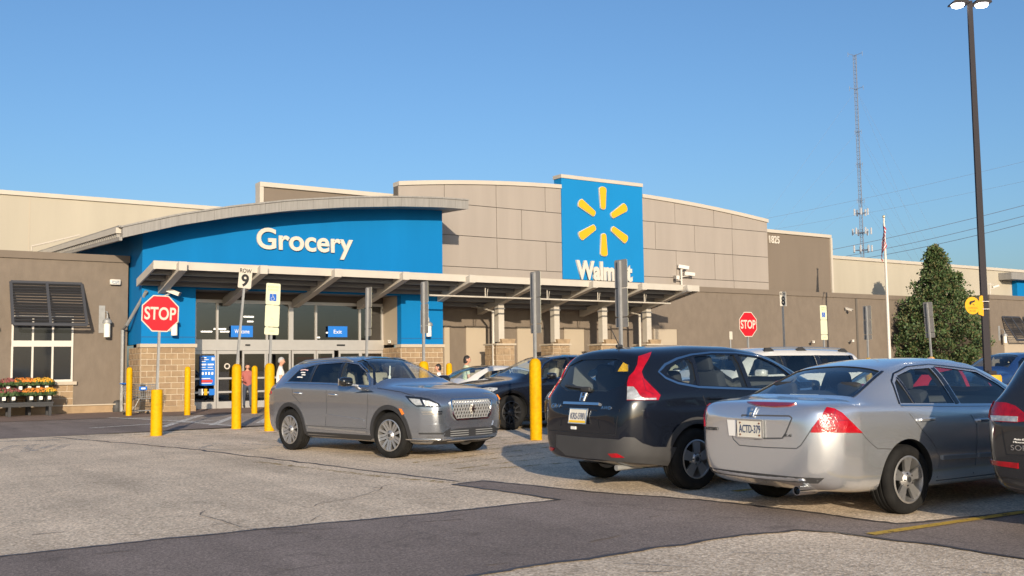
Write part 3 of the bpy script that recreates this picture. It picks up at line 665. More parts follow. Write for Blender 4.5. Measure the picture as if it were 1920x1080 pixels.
# ---- cream walls behind
zc = PY(1600, 482, 42).z
c1 = MB().bb(xe+.3, 110, 42, 43, 4, zc-.2).build('cream_upper_wall', M_CREAM, bld); MB().bb(xe+.3, 110, 41.9, 43.1, zc-.2, zc).build('parapet_trim', M_TRIM, c1)
YC = 52.; zl = PY(0, 356, YC).z
c2 = MB().bb(-40, 26, YC, YC+1, 4, zl-.2).build('cream_upper_wall', M_CREAM, bld); MB().bb(-40, 26, YC-.1, YC+1.1, zl-.2, zl).build('parapet_trim', M_TRIM, c2)
MB().bb(PY(55.5, 400, YC).x-.02, PY(55.5, 400, YC).x+.02, YC-.012, YC-.002, 4, zl-.21).build('control_joint', pm('joint_cream', (.42, .36, .28), .9), c2)
gt = MB(); gt.tube([PY(60, 470, 50), PY(60, 462, 50), PY(150, 441, 50)], .05, 6); gt.build('roof_handrail', M_TRIM, bld)
# roof decks keep the sky from showing through
MB().bb(-40, 8.6, YL+.1, 52, 4.9, 5.0).build('roof_deck', M_TAUPE2, bld); MB().bb(xr, 110, YP+.2, 45, 4.85, 4.95).build('roof_deck', M_TAUPE2, bld)
# ---- far right wing stepping forward, with shutters and the second blue entrance
jc = PZ(1854, 553, 5.34)
jw = MB().bb(jc.x, 110, jc.y, 42, 0, 5.1).build('right_wing_wall', M_TAUPE, bld)
MB().bb(jc.x-.05, 110, jc.y-.06, 42, 5.1, 5.36).build('coping', M_TAUPE2, jw)
MB().bb(PY(1882, 650, jc.y).x, PY(1925, 650, jc.y).x, jc.y-.05, jc.y-.003, .02, 2.9).build('wall_panel', M_TANDOOR, jw)
a, b = PY(1878, 594, jc.y), PY(1912, 594, jc.y)
shutter(bld, a.x, b.x-.1, a.x+.2, b.x+.4, jc.y-.03, jc.y-.75, a.z-1.42, a.z, 15)
shutter(bld, b.x+.3, b.x+2.6, b.x+.6, b.x+2.9, jc.y-.03, jc.y-.75, a.z-1.42, a.z, 15)
bt = PY(1907, 540, 41.6); MB().bb(bt.x, bt.x+12, 41.6, 41.99, 5.2, PY(1896, 523, 41).z).build('second_tower_front', M_BLUE, bld)
q = PY(1896, 510, 41.); MB().bb(q.x, q.x+14, 41., 41.99, PY(1896, 523, 41.).z, q.z).build('second_tower_roof', M_METAL, bld)
# ------------------------------------------------------------------ vehicles
def paint(name, col, metal=.55, rough=.34, coat=1.):
    m = bpy.data.materials.new(name); m.use_nodes = True; p = m.node_tree.nodes['Principled BSDF']
    p.inputs['Base Color'].default_value = (*col, 1); p.inputs['Metallic'].default_value = metal; p.inputs['Roughness'].default_value = rough
    p.inputs['Coat Weight'].default_value = coat; p.inputs['Coat Roughness'].default_value = .05
    if coat < 1: p.inputs['Specular IOR Level'].default_value = .2
    nt = m.node_tree; geo = nt.nodes.new('ShaderNodeTexCoord'); n = nt.nodes.new('ShaderNodeTexNoise'); n.inputs['Scale'].default_value = 2.2; n.inputs['Detail'].default_value = 5
    nt.links.new(geo.outputs['Object'], n.inputs['Vector']); mr = nt.nodes.new('ShaderNodeMapRange'); mr.inputs['To Min'].default_value = rough-.03; mr.inputs['To Max'].default_value = rough+.03
    nt.links.new(n.outputs['Fac'], mr.inputs[0]); nt.links.new(mr.outputs[0], p.inputs['Roughness'])
    MATS[name] = m; return m
M_TYRE = pm('tyre_rubber', (.013, .0125, .012), .85, spec=.2, var=.35, scale=9, bump=.15, bscale=60)
M_WELL = pm('wheel_well_black', (.012, .012, .012), .9)
M_PLAS = pm('black_plastic_trim', (.028, .028, .030), .55, var=.1, scale=20)
M_PLASG = pm('worn_grey_plastic_trim', (.046, .045, .046), .6, var=.12, scale=6)
M_CHROME = pm('chrome', (.78, .78, .78), .12, 1.)
M_RIM = pm('machined_alloy', (.50, .49, .48), .42, .85)
M_RIMD = pm('dark_alloy', (.05, .05, .053), .4, .6)
M_GLOSSB = pm('gloss_black', (.008, .008, .009), .08, coat=1)
M_SEAM = pm('door_seam', (.010, .010, .012), .7); M_SEAMG = pm('grey_panel_gap', (.07, .07, .072), .7)
M_AGLASS = glassmat('car_glass', (.86, .93, .92), 1.0, 0., 1.8)
M_PGLASS = glassmat('privacy_glass', (.13, .155, .17), 1.0, 0., 1.75)
M_RED = pm('red_lamp_lens', (.33, .002, .008), .16, coat=.6, spec=.5, var=.35, scale=14, bump=.25, bscale=45)
M_REDD = pm('dark_red_lamp_lens', (.22, .004, .012), .12, coat=1, spec=.6)
M_CLEAR = pm('clear_lamp_lens', (.52, .52, .50), .12, .45, coat=1, var=.35, scale=18, bump=.5, bscale=40)
M_AMBER = pm('amber_lens', (.75, .20, .02), .2, coat=1)
M_LEATH = pm('beige_leather', (.42, .38, .31), .6); M_CLOTH = pm('grey_seat_cloth', (.03, .031, .035), .85); M_DASH = pm('dashboard_plastic', (.03, .03, .032), .7)
M_PLATE = pm('plate_white', (.72, .68, .58), .45); M_PLATEY = pm('plate_yellow', srgb(235, 190, 40), .45); M_PLATEB = pm('plate_lettering', (.03, .05, .12), .5)
M_MIRR = pm('mirror_glass', (.8, .8, .8), .03, 1.)
M_CABIN = pm('cabin_lining', (.20, .20, .20), .8)
M_DISC = pm('brake_disc', (.035, .034, .033), .6, .3)

def tab(t): xs = [a for a, _ in t]; ys = [b for _, b in t]; return lambda x: float(np.interp(x, xs, ys))
class Car:
    def __init__(s, name, label, sp, paintm, loc, heading, rear_axle=True):
        s.sp = sp; s.paint = paintm; s.L = sp['L']
        s.top, s.belt, s.W, s.Wr, s.bot = tab(sp['top']), tab(sp['belt']), tab(sp['W']), tab(sp['Wr']), tab(sp['bot'])
        c, sn = math.cos(heading), math.sin(heading)
        if rear_axle: loc = (loc[0]-c*sp['ra'], loc[1]-sn*sp['ra'], 0)
        # local x runs from the rear bumper (0) to the nose (L)
        s.root = thing(name, label, 'car', loc, heading)
    def section(s, x, ins=0., flo=None):
        W, b, t, wr, zb = s.W(x), s.belt(x), s.top(x), s.Wr(x), s.bot(x)
        dz = t-b; sh = b-s.sp.get('shd', .16); zr = b+dz*.80 if dz < .3 else t-s.sp.get('drop', .075)
        zs = zb+.07
        rows = [(0, zb), (W-.16, zb), (W-.055, zs), (W-.012, zs+.16), (W, min(sh, b-.05)), (W-.028, b-.012), (W-.062, b+.016)]
        r8 = (wr, zr); r6 = rows[-1]
        rows.append(((r6[0]*.5+r8[0]*.5)+(.018 if dz > .3 else .01), r6[1]*.5+r8[1]*.5))
        rows += [r8, (wr*.62, zr+(t-zr)*.80), (0, t)]
        if ins:
            rows = [(max(0, y-ins), z) for y, z in rows]
            rows = [(y, max(flo, min(z, t-ins*.75))) for y, z in rows]
            rows[8] = (rows[8][0], rows[8][1]-.02); rows[9] = (rows[9][0], min(rows[9][1], t-ins*.8))
        return rows
    def loft(s, xs, ins=0., flo=None):
        P = 11; v = []; f = []; n = len(xs)
        for x in xs:
            for y, z in s.section(x, ins, flo): v.append((x, y, z))
            for y, z in s.section(x, ins, flo)[1:-1]: v.append((x, -y, z))
        Q = P+P-2
        ring = list(range(P))+[P+k for k in range(P-3, -1, -1)]        # bottom centre -> left -> top -> right
        for i in range(n-1):
            for k in range(Q):
                a, b = ring[k], ring[(k+1) % Q]; f.append((i*Q+a, i*Q+b, (i+1)*Q+b, (i+1)*Q+a))
        for i, fl in ((0, False), (n-1, True)):
            o = i*Q
            for k in range(P-1):
                l0, l1 = o+k, o+k+1; r0 = o+(k if k == 0 else P+k-1); r1 = o+(k+1 if k+1 == P-1 else P+k)
                q = [l0, l1, r1, r0]; q = [a for j, a in enumerate(q) if a not in q[:j]]
                f.append(tuple(q) if fl else tuple(q[::-1]))
        me = bpy.data.meshes.new('loft'); me.from_pydata(v, [], f); me.update()
        bm = bmesh.new(); bm.from_mesh(me); bmesh.ops.recalc_face_normals(bm, faces=bm.faces[:]); bm.to_mesh(me); bm.free()
        return me
    def body(s, lvl=2):
        sp = s.sp; L = s.L
        xs = sorted(set([round(x, 3) for t in ('top', 'belt', 'W', 'Wr', 'bot') for x, _ in sp[t] if 0 <= x <= L]))
        out = [xs[0]]
        for x in xs[1:]:
            while x-out[-1] > .34: out.append(out[-1]+.25)
            if x-out[-1] > .025 or x == L: out.append(x)
        tmp = link('body', s.loft(out)); md = tmp.modifiers.new('s', 'SUBSURF'); md.levels = lvl; md.render_levels = lvl
        me = evald(tmp); tmp.modifiers.clear(); old = tmp.data; tmp.data = me; bpy.data.meshes.remove(old)
        s.bvh = BVHTree.FromPolygons([v.co.copy() for v in me.vertices], [tuple(p.vertices) for p in me.polygons])
        me.materials.append(s.paint); me.materials.append(M_WELL); me.materials.append(M_CABIN)
        cut = []
        def cutter(mb, mt=M_WELL):
            m = mb.mesh('cut', mt) if isinstance(mb, MB) else mb
            bm = bmesh.new(); bm.from_mesh(m); bmesh.ops.recalc_face_normals(bm, faces=bm.faces[:]); bm.to_mesh(m); bm.free()
            if not m.materials: m.materials.append(mt)
            o = link('cut', m); cut.append(o); md = tmp.modifiers.new('b', 'BOOLEAN'); md.operation = 'DIFFERENCE'; md.object = o; md.solver = 'EXACT'; md.material_mode = 'TRANSFER'
        r = sp['wr']; wh = MB()
        for x in (sp['ra'], sp['fa']):
            for sg in (-1, 1):
                y = sg*(s.W(x)-.36); wh.lathe([(r+.055, 0), (r+.055, .6*sg)] if sg > 0 else [(r+.055, -.6), (r+.055, 0)], (x, y, r), 'Y', 40)
        cutter(wh)
        c0, c1 = sp['cab']; xs = [c0]+[x for x in out if c0+.05 < x < c1-.05]+[c1]
        cutter(s.loft(xs, .075, sp.get('floor', .5)), M_CABIN)
        sw = MB()
        for _, poly, _m in sp['side']:
            for sg in (-1, 1): sw.prism(poly, (0, sg*.42, 0), (1, 0, 0), (0, 0, 1), (0, sg*.9, 0))
        cutter(sw)
        ws = MB(); ws.prism(sp['wind'], (0, 0, sp['windz']), (1, 0, 0), (0, 1, 0), (0, 0, 1.5)); cutter(ws)
        if 'backv' in sp: bk = MB(); bk.prism(sp['backv'], (0, 0, sp['backz']), (1, 0, 0), (0, 1, 0), (0, 0, 1.5)); cutter(bk)
        if 'backx' in sp: bk = MB(); bk.prism(sp['backx'], (-.4, 0, 0), (0, 1, 0), (0, 0, 1), (sp.get('backd', 1.0), 0, 0)); cutter(bk)
        me2 = evald(tmp); me2.name = 'body'
        for o in cut: m = o.data; bpy.data.objects.remove(o); bpy.data.meshes.remove(m)
        bpy.data.objects.remove(tmp); bpy.data.meshes.remove(me)
        smooth_by_angle(me2, 32)
        s.ob = link('body', me2, s.root)
        md = s.ob.modifiers.new('wn', 'WEIGHTED_NORMAL'); md.keep_sharp = True; md.weight = 80
        gl = {'c': M_AGLASS, 'p': M_PGLASS}
        for nm, poly, mk_ in sp['side']:
            for sg in (-1, 1): s.patch(nm, grow(poly, .012), 'side', sg, gl[mk_], -.006, rim=0, step=.12)
        s.patch('windshield', grow(sp['wind'], .012), 'top', 1, M_AGLASS, -.008, rim=0, step=.12)
        if 'backv' in sp: s.patch('rear_window', grow(sp['backv'], .012), 'top', 1, gl[sp.get('backm', 'c')], -.008, rim=0, step=.12)
        if 'backx' in sp: s.patch('rear_window', grow(sp['backx'], .012), 'rear', 1, gl[sp.get('backm', 'c')], -.008, rim=0, step=.12)
        return s
    def frame(s, view, sg):
        if view == 'cam':
            mi = s.root.matrix_basis.inverted().to_3x3(); d = mi @ FW
            return None, None, None, d if sg > 0 else Vector((d.x, -d.y, d.z))
        if view == 'side': return Vector((0, sg*2, 0)), Vector((1, 0, 0)), Vector((0, 0, 1)), Vector((0, -sg, 0))
        if view == 'top': return Vector((0, 0, 3)), Vector((1, 0, 0)), Vector((0, 1, 0)), Vector((0, 0, -1))
        if view == 'rear': return Vector((-2, 0, 0)), Vector((0, 1, 0)), Vector((0, 0, 1)), Vector((1, 0, 0))
        if view == 'front': return Vector((s.L+2, 0, 0)), Vector((0, 1, 0)), Vector((0, 0, 1)), Vector((-1, 0, 0))
        # corner views: d = 45 degrees in plan at rear/front; u across
        if view in ('rc', 'fc'):
            a = sg*R_(45); d = Vector((math.cos(a), -math.sin(a), 0)) if view == 'rc' else Vector((-math.cos(a), -math.sin(a), 0))
            c = Vector((0 if view == 'rc' else s.L, sg*s.W(s.L/2), 0)); u = Vector((-d.y, d.x, 0))
            if u.y*sg < 0: u = -u
            return c-d*2, u, Vector((0, 0, 1)), d
    def hit(s, view, sg, p):
        if view == 'cam':       # a photo pixel, cast on to the body; sg -1 mirrors it to the other side
            mi = s.root.matrix_basis.inverted(); o = mi @ EYEV; d = (mi.to_3x3() @ ray(*p)).normalized()
            h = s.bvh.ray_cast(o, d, 90)
            if h[0] is None:
                t = (s.bvh.find_nearest(o+d*(Vector((s.L/2, 0, .8))-o).length)[0]-o).dot(d); h = s.bvh.find_nearest(o+d*t)
            n = h[1]; n = -n if n.dot(d) > 0 else n
            return (h[0], n) if sg > 0 else (Vector((h[0].x, -h[0].y, h[0].z)), Vector((n.x, -n.y, n.z)))
        o, u, v, d = s.frame(view, sg); q = o+u*p[0]+v*p[1]
        h = s.bvh.ray_cast(q, d, 6)
        if h[0] is None: h = s.bvh.find_nearest(q+d*2)
        n = h[1]; n = -n if n.dot(d) > 0 else n
        return h[0], n
    def patch(s, name, poly, view, sg, mat, off=.006, rim=.02, step=.06, parent=None, dome=0.):
        b = resample(poly, step); ins = []
        xs = [p[0] for p in b]; ys = [p[1] for p in b]
        x = min(xs)+step*.6
        while x < max(xs):
            y = min(ys)+step*.6
            while y < max(ys):
                if inside((x, y), b) and edist((x, y), b) > step*.45: ins.append((x, y))
                y += step
            x += step
        n = len(b); r = delaunay_2d_cdt([Vector(p) for p in b+ins], [(i, (i+1) % n) for i in range(n)], [], 1, 1e-5)
        vs2, fs = r[0], r[2]; vv = []; nn = []
        for p in vs2:
            h, nr = s.hit(view, sg, p); e = min(1, edist(p, b)/.05) if dome else 0
            vv.append(h+nr*(off+dome*e)); nn.append(nr)
        v = list(vv); f = [tuple(q) for q in fs]
        if rim:
            em = {}
            for q in fs:
                for i in range(len(q)):
                    e = (q[i], q[(i+1) % len(q)]); em[e] = em.get(e, 0)+1
            bd = [e for e in em if (e[1], e[0]) not in em]; idx = {}
            for a, c in bd:
                for k in (a, c):
                    if k not in idx: idx[k] = len(v); v.append(vv[k]-nn[k]*rim)
                f.append((c, a, idx[a], idx[c]))
        m = MB(); m.add(v, f); me = m.mesh(name, mat)
        bm = bmesh.new(); bm.from_mesh(me)
        d = s.frame(view, sg)[3]
        bmesh.ops.recalc_face_normals(bm, faces=bm.faces[:])
        if sum((fc.normal.dot(d)*fc.calc_area() for fc in bm.faces)) > 0: bmesh.ops.reverse_faces(bm, faces=bm.faces[:])
        for e in bm.edges: e.smooth = not (len(e.link_faces) == 2 and e.calc_face_angle(0) > R_(40))
        for fc in bm.faces: fc.smooth = True
        bm.to_mesh(me); bm.free()
        return link(name, me, parent or s.root)
    def strip(s, name, pts, view, sg, w, mat, off=.002, th=.0, parent=None, step=.08):
        """a narrow line laid on the body: seams, mouldings, bars"""
        pp = []
        for a, b in zip(pts[:-1], pts[1:]):
            a, b = Vector(a), Vector(b); n = max(1, int((b-a).length/step))
            for k in range(n): pp.append(a.lerp(b, k/n))
        pp.append(Vector(pts[-1])); H = [s.hit(view, sg, p) for p in pp]; v = []; f = []
        for i, (h, n) in enumerate(H):
            t = (H[min(i+1, len(H)-1)][0]-H[max(i-1, 0)][0]).normalized(); sd = t.cross(n).normalized()
            v += [h+sd*w/2+n*off, h-sd*w/2+n*off]
            if th: v += [h-sd*w/2-n*.01, h+sd*w/2-n*.01]
        k = 4 if th else 2
        if th:
            for i in range(len(H)):
                h, n = H[i]; v[i*4] = v[i*4]+n*th; v[i*4+1] = v[i*4+1]+n*th
        for i in range(len(H)-1):
            for a in range(k if th else 1): b = (a+1) % k; f.append((i*k+a, i*k+b, (i+1)*k+b, (i+1)*k+a))
        if th: f += [(0, 1, 2, 3), tuple(len(v)-4+q for q in range(4))]
        me = MB().add(v, f).mesh(name, mat); smooth_by_angle(me, 40)
        return link(name, me, parent or s.root)
    def wheels(s, style, disc=True):
        sp = s.sp; r = sp['wr']; rr = sp['rr']; hw = .115
        prof = [(rr, -hw+.015), (rr+.02, -hw), (r-.035, -hw-.004), (r-.012, -hw+.012), (r, -hw+.04)]
        for g in (-.045, 0, .045): prof += [(r, g-.012), (r-.008, g-.008), (r-.008, g+.008), (r, g+.012)]
        prof += [(r, hw-.04), (r-.012, hw-.012), (r-.035, hw+.004), (rr+.02, hw), (rr, hw-.015)]
        tyre = MB().lathe(prof, (0, 0, 0), 'Y', 44, True).mesh('wheel', M_TYRE, smooth=50)
        # rim: outer face towards -Y (right-hand wheels)
        bar = MB().lathe([(rr+.004, -hw+.005), (rr-.012, -hw+.0), (rr-.02, -hw+.03), (rr-.04, .02), (rr-.04, .1), (rr+.003, .1)], (0, 0, 0), 'Y', 44)
        bar.f = bar.f[:-2] if len(bar.f[-1]) > 5 else bar.f
        barrel = bar.mesh('rim', M_RIM if style != 'dark' else M_RIMD, smooth=40)
        sk_ = MB()
        def spoke(a, w0, w1, r0, r1, y0, y1, th=.025, twist=0.):
            c, sn = math.cos(a), math.sin(a); c2, s2 = math.cos(a+twist), math.sin(a+twist)
            def P(r, w, y, cc, ss): return (r*cc-w*ss, y, r*ss+w*cc)
            v = [P(r0, -w0, y0, c, sn), P(r0, w0, y0, c, sn), P(r0, w0*.8, y0+th, c, sn), P(r0, -w0*.8, y0+th, c, sn), P(r1, -w1, y1, c2, s2), P(r1, w1, y1, c2, s2), P(r1, w1*.8, y1+th, c2, s2), P(r1, -w1*.8, y1+th, c2, s2)]
            sk_.add(v, [(0, 1, 2, 3), (7, 6, 5, 4), (0, 4, 5, 1), (1, 5, 6, 2), (2, 6, 7, 3), (3, 7, 4, 0)])
        ro = rr-.015
        if style == 'fan':
            for k in range(5):
                a = 2*math.pi*k/5
                for d, tw in ((-.16, -.12), (.16, .12), (.46, .28)): spoke(a+d, .018, .022, .06, ro, -hw+.03, -hw+.008, .03, tw)
        elif style == 'cover':
            for k in range(5): spoke(2*math.pi*k/5+.3, .045, .062, .07, ro, -hw+.005, -hw+.012, .03)
        elif style == 'twin':
            for k in range(5):
                for d in (-.15, .15): spoke(2*math.pi*k/5+.31+d, .02, .026, .06, ro, -hw+.02, -hw+.006, .03)
        else:
            for k in range(10): spoke(2*math.pi*k/10, .017, .022, .06, ro, -hw+.03, -hw+.008, .03)
        sk_.lathe([(0, -hw+.0), (.045, -hw+.0), (.062, -hw+.012), (.085, -hw+.035), (.085, -hw+.05)], (0, 0, 0), 'Y', 24)
        spk = sk_.mesh('spokes', M_RIMD if style == 'dark' else M_RIM, smooth=35)
        cap = MB().lathe([(0, -hw-.004), (.026, -hw-.003), (.03, -hw+.004)], (0, 0, 0), 'Y', 16)
        for k in range(5):
            a = 2*math.pi*(k+.5)/5; cap.lathe([(0, -hw+.002), (.009, -hw+.002), (.009, -hw+.02)], (.055*math.cos(a), 0, .055*math.sin(a)), 'Y', 8)
        capm = cap.mesh('hub_cap', M_PLAS, smooth=35)
        dsc = MB().lathe([(0, 0), (rr-.06, 0), (rr-.06, .02), (0, .02)], (0, .0, 0), 'Y', 32).mesh('brake_disc', M_DISC if style != 'cover' else M_WELL, smooth=35)
        for x in (sp['ra'], sp['fa']):
            for sg in (-1, 1):
                w = link('wheel', tyre, s.root); w.location = (x, sg*sp['tr']/2, r)
                if sg > 0: w.rotation_euler = (0, 0, math.pi)
                if x == sp['fa'] and sp.get('steer'): w.rotation_euler.z += sp['steer']
                for nm, me in (('rim', barrel), ('spokes', spk), ('hub_cap', capm), ('brake_disc', dsc)): link(nm, me, w)
        return s
    def interior(s, seatm, sx, sz=.0, wheel_side=1, rear=True):
        """two front seats at x=sx, a rear bench, dashboard, steering wheel"""
        hz = s.sp.get('seat', .52)
        def seat(x, y, w, mat, nm='seat'):
            m = MB(); m.rbox((x+.05, y, hz+.08), (.52, w, .18), .06)
            Mx = Matrix.Rotation(R_(-14), 3, 'Y'); m.rbox((x-.27, y, hz+.42), (.16, w*.96, .62), .06, 2, Mx)
            o = m.build(nm, mat, s.root, smooth=40)
            dz_ = 0 if w < .7 else -.09
            for yy in ((y,) if w < .7 else (y-.4, y+.4)):
                h = MB().rbox((x-.38, yy, hz+.81+dz_), (.10, .27, .19), .05, 2, Mx); h.tube([(x-.36, yy-.06, hz+.62), (x-.37, yy-.06, hz+.8+dz_)], .007, 6); h.tube([(x-.36, yy+.06, hz+.62), (x-.37, yy+.06, hz+.8+dz_)], .007, 6)
                h.build('headrest', mat, o, smooth=40)
        for y in (-.37, .37): seat(sx, y, .52, seatm)
        if rear: seat(sx-s.sp.get('rsd', .88), 0, 1.28, seatm, 'rear_seat')
        c1 = s.sp['cab'][1]; bz = s.belt(c1-.3)
        d = MB(); d.rbox((c1-.34, 0, bz-.14), (.5, 1.36, .22), .07); d.build('dashboard', M_DASH, s.root, smooth=40)
        wz = bz-.10; wx = c1-.72; st = MB(); Mx = Matrix.Rotation(R_(-65), 3, 'Y'); pts = [Vector((0, .18*math.cos(a), .18*math.sin(a))) for a in np.linspace(0, 2*math.pi, 25)]
        Mr = Matrix.Rotation(R_(20), 3, 'Y'); st.tube([Mr @ p+Vector((wx, .37, wz)) for p in pts], .014, 6); st.tube([Vector((wx, .37-.17, wz)), Vector((wx, .37+.17, wz))], .018, 6); st.tube([(wx, .37, wz), (wx+.3, .37, wz-.08)], .03, 8)
        st.build('steering_wheel', M_DASH, s.root, smooth=40)
        xm, zm = s.sp.get('mirror', (sx+.55, s.top(sx)-.16))
        MB().rbox((xm, 0, zm), (.03, .24, .065), .014).build('inside_mirror', M_DASH, s.root, smooth=40)
    def mirrors(s, x, z, mat, low=None, sz=(.16, .22, .15)):
        for sg in (-1, 1):
            y = sg*(s.W(x)-.02); m = MB()
            m.rbox((x, y+sg*(.05+sz[1]/2), z), sz, .055, 3); o = m.build('door_mirror', mat, s.root, smooth=45)
            MB().beam((x+.02, y-sg*.06, z-.07), (x+.0, y+sg*.12, z-.04), .07, .03).build('mirror_arm', low or mat, o)
            MB().rbox((x-sz[0]/2-.001, y+sg*(.05+sz[1]/2), z), (.012, sz[1]*.86, sz[2]*.8), .005, 1).build('mirror_glass', M_MIRR, o)
    def handles(s, pts, mat, w=.20):
        for x, z in pts:
            for sg in (-1, 1):
                h, n = s.hit('side', sg, (x, z)); m = MB(); m.rbox(h+n*.028, (w, .022, .034), .01)
                m.rbox(h+n*.012+Vector((w*.4, 0, 0)), (.03, .03, .03), .008); m.rbox(h+n*.012-Vector((w*.4, 0, 0)), (.03, .03, .03), .008)
                o = m.build('door_handle', mat, s.root, smooth=40)
    def plate(s, txt, z, front=False, tilt=0, text_mat=None, band=None, y=0.):
        h, n = s.hit('front' if front else 'rear', 1, (y, z)); ux = Vector((0, -1, 0)) if not front else Vector((0, 1, 0))
        n = (n+Vector((1 if front else -1, 0, 0))*.3).normalized(); n = Vector((n.x, 0, n.z)).normalized(); vx = n.cross(ux).normalized()
        if vx.z < 0: vx = -vx
        o = h+n*.012; m = MB(); m.prism([(-.155, -.078), (.155, -.078), (.155, .078), (-.155, .078)], o, ux, vx, n*.006)
        fr = MB(); 
        for q in ([(-.165, -.088), (.165, -.088), (.165, -.076), (-.165, -.076)], [(-.165, .076), (.165, .076), (.165, .088), (-.165, .088)], [(-.165, -.076), (-.153, -.076), (-.153, .076), (-.165, .076)], [(.153, -.076), (.165, -.076), (.165, .076), (.153, .076)]): fr.prism(q, o-n*.003, ux, vx, n*.012)
        p = m.build('licence_plate', M_PLATE, s.root)
        fr.build('plate_frame', M_CHROME, p)
        if band: MB().prism([(-.152, -.075), (.152, -.075), (.152, -.05), (-.152, -.05)], o+n*.0062, ux, vx, n*.001).build('plate_band', band, p)
        text('plate_number', txt, o+n*.0065, ux, vx, .27, .075, text_mat or M_PLATEB, p, bold=.01, depth=.002)
        return p
    def badge(s, txt, view, y, z, w, h, mat=None, sg=1, bold=.0):
        hp, n = s.hit(view, sg, (y, z))
        if view == 'rear': ux = Vector((0, -1, 0))
        elif view == 'front': ux = Vector((0, 1, 0))
        else: ux = Vector((1, 0, 0)) if sg < 0 else Vector((-1, 0, 0))
        ux = (ux-n*ux.dot(n)).normalized(); vx = n.cross(ux)
        return text('badge', txt, hp+n*.003, ux, vx, w, h, mat or M_CHROME, s.root, bold=bold, depth=.008)
def resample(poly, step):
    out = []; n = len(poly)
    for i in range(n):
        a, b = Vector(poly[i]), Vector(poly[(i+1) % n]); k = max(1, int((b-a).length/step+.5))
        for j in range(k): q = a.lerp(b, j/k); out.append((q.x, q.y))
    return out
def inside(p, poly):
    x, y = p; c = False; n = len(poly); j = n-1
    for i in range(n):
        xi, yi = poly[i]; xj, yj = poly[j]
        if (yi > y) != (yj > y) and x < (xj-xi)*(y-yi)/(yj-yi)+xi: c = not c
        j = i
    return c
def edist(p, poly):
    p = Vector((p[0], p[1])); best = 9; n = len(poly)
    for i in range(n):
        a, b = Vector(poly[i]), Vector(poly[(i+1) % n]); d = b-a; t = max(0, min(1, (p-a).dot(d)/max(d.length_squared, 1e-12))); best = min(best, (p-a-d*t).length)
    return best
def grow(poly, d):
    n = len(poly); ar = sum(poly[i][0]*poly[(i+1) % n][1]-poly[(i+1) % n][0]*poly[i][1] for i in range(n)); s = 1 if ar > 0 else -1; out = []
    for i in range(n):
        a, b, c = Vector(poly[i-1]), Vector(poly[i]), Vector(poly[(i+1) % n]); e1 = (b-a).normalized(); e2 = (c-b).normalized()
        n1 = Vector((e1.y, -e1.x))*s; n2 = Vector((e2.y, -e2.x))*s; m = (n1+n2); m = m/max(.4, m.length_squared)*2
        q = b+m*d; out.append((q.x, q.y))
    return out
def arc(cx, cz, r, a0, a1, n=16): return [(cx+r*math.cos(R_(a0+(a1-a0)*k/n)), cz+r*math.sin(R_(a0+(a1-a0)*k/n))) for k in range(n+1)]
def chaikin(poly, it=2, closed=True):
    for _ in range(it):
        out = []; n = len(poly)
        for i in range(n):
            a, b = poly[i], poly[(i+1) % n]; out += [(a[0]*.8+b[0]*.2, a[1]*.8+b[1]*.2), (a[0]*.2+b[0]*.8, a[1]*.2+b[1]*.8)]
        poly = out
    return poly
def h_emblem(car, view, z, size, sgn=1):
    hp, n = car.hit(view, 1, (0, z)); ux = Vector((0, -1 if view == 'rear' else 1, 0)); ux = (ux-n*ux.dot(n)).normalized(); vx = n.cross(ux); o = hp+n*.004; k = size/2
    e = MB()
    for q in ([(-.62, -.9), (-.36, -.9), (-.44, .9), (-.9, .9)], [(.36, -.9), (.62, -.9), (.9, .9), (.44, .9)], [(-.4, -.16), (.4, -.16), (.42, .16), (-.42, .16)]): e.prism([(a*k, b*k) for a, b in q], o, ux, vx, n*.012)
    rim = [(-.8, -1.), (.8, -1.), (1.08, 1.), (-1.08, 1.)]
    for i in range(4):
        a, b = rim[i], rim[(i+1) % 4]; e.tube([o+ux*a[0]*k+vx*a[1]*k+n*.006, o+ux*b[0]*k+vx*b[1]*k+n*.006], .004, 6)
    e.build('emblem', M_CHROME, car.root)
P_GREY = paint('silver_grey_metallic', (.36, .385, .43), .85, .22)
P_BLACK = paint('black_paint', (.006, .008, .014), .0, .2, .7)
P_SILV = paint('silver_metallic', (.70, .715, .74), .8, .22)
P_CHAR = paint('dark_grey_metallic', (.035, .036, .040), .5, .22)
P_NAVY = paint('very_dark_blue_paint', (.012, .015, .026), .4, .22)
P_WHITE = paint('white_paint', (.60, .58, .55), .0, .22)
P_REDC = paint('red_paint', (.36, .014, .022), .1, .22)
P_BLUEC = paint('blue_metallic', (.020, .06, .19), .5, .22)
YAX = V3(1, 0, 0)

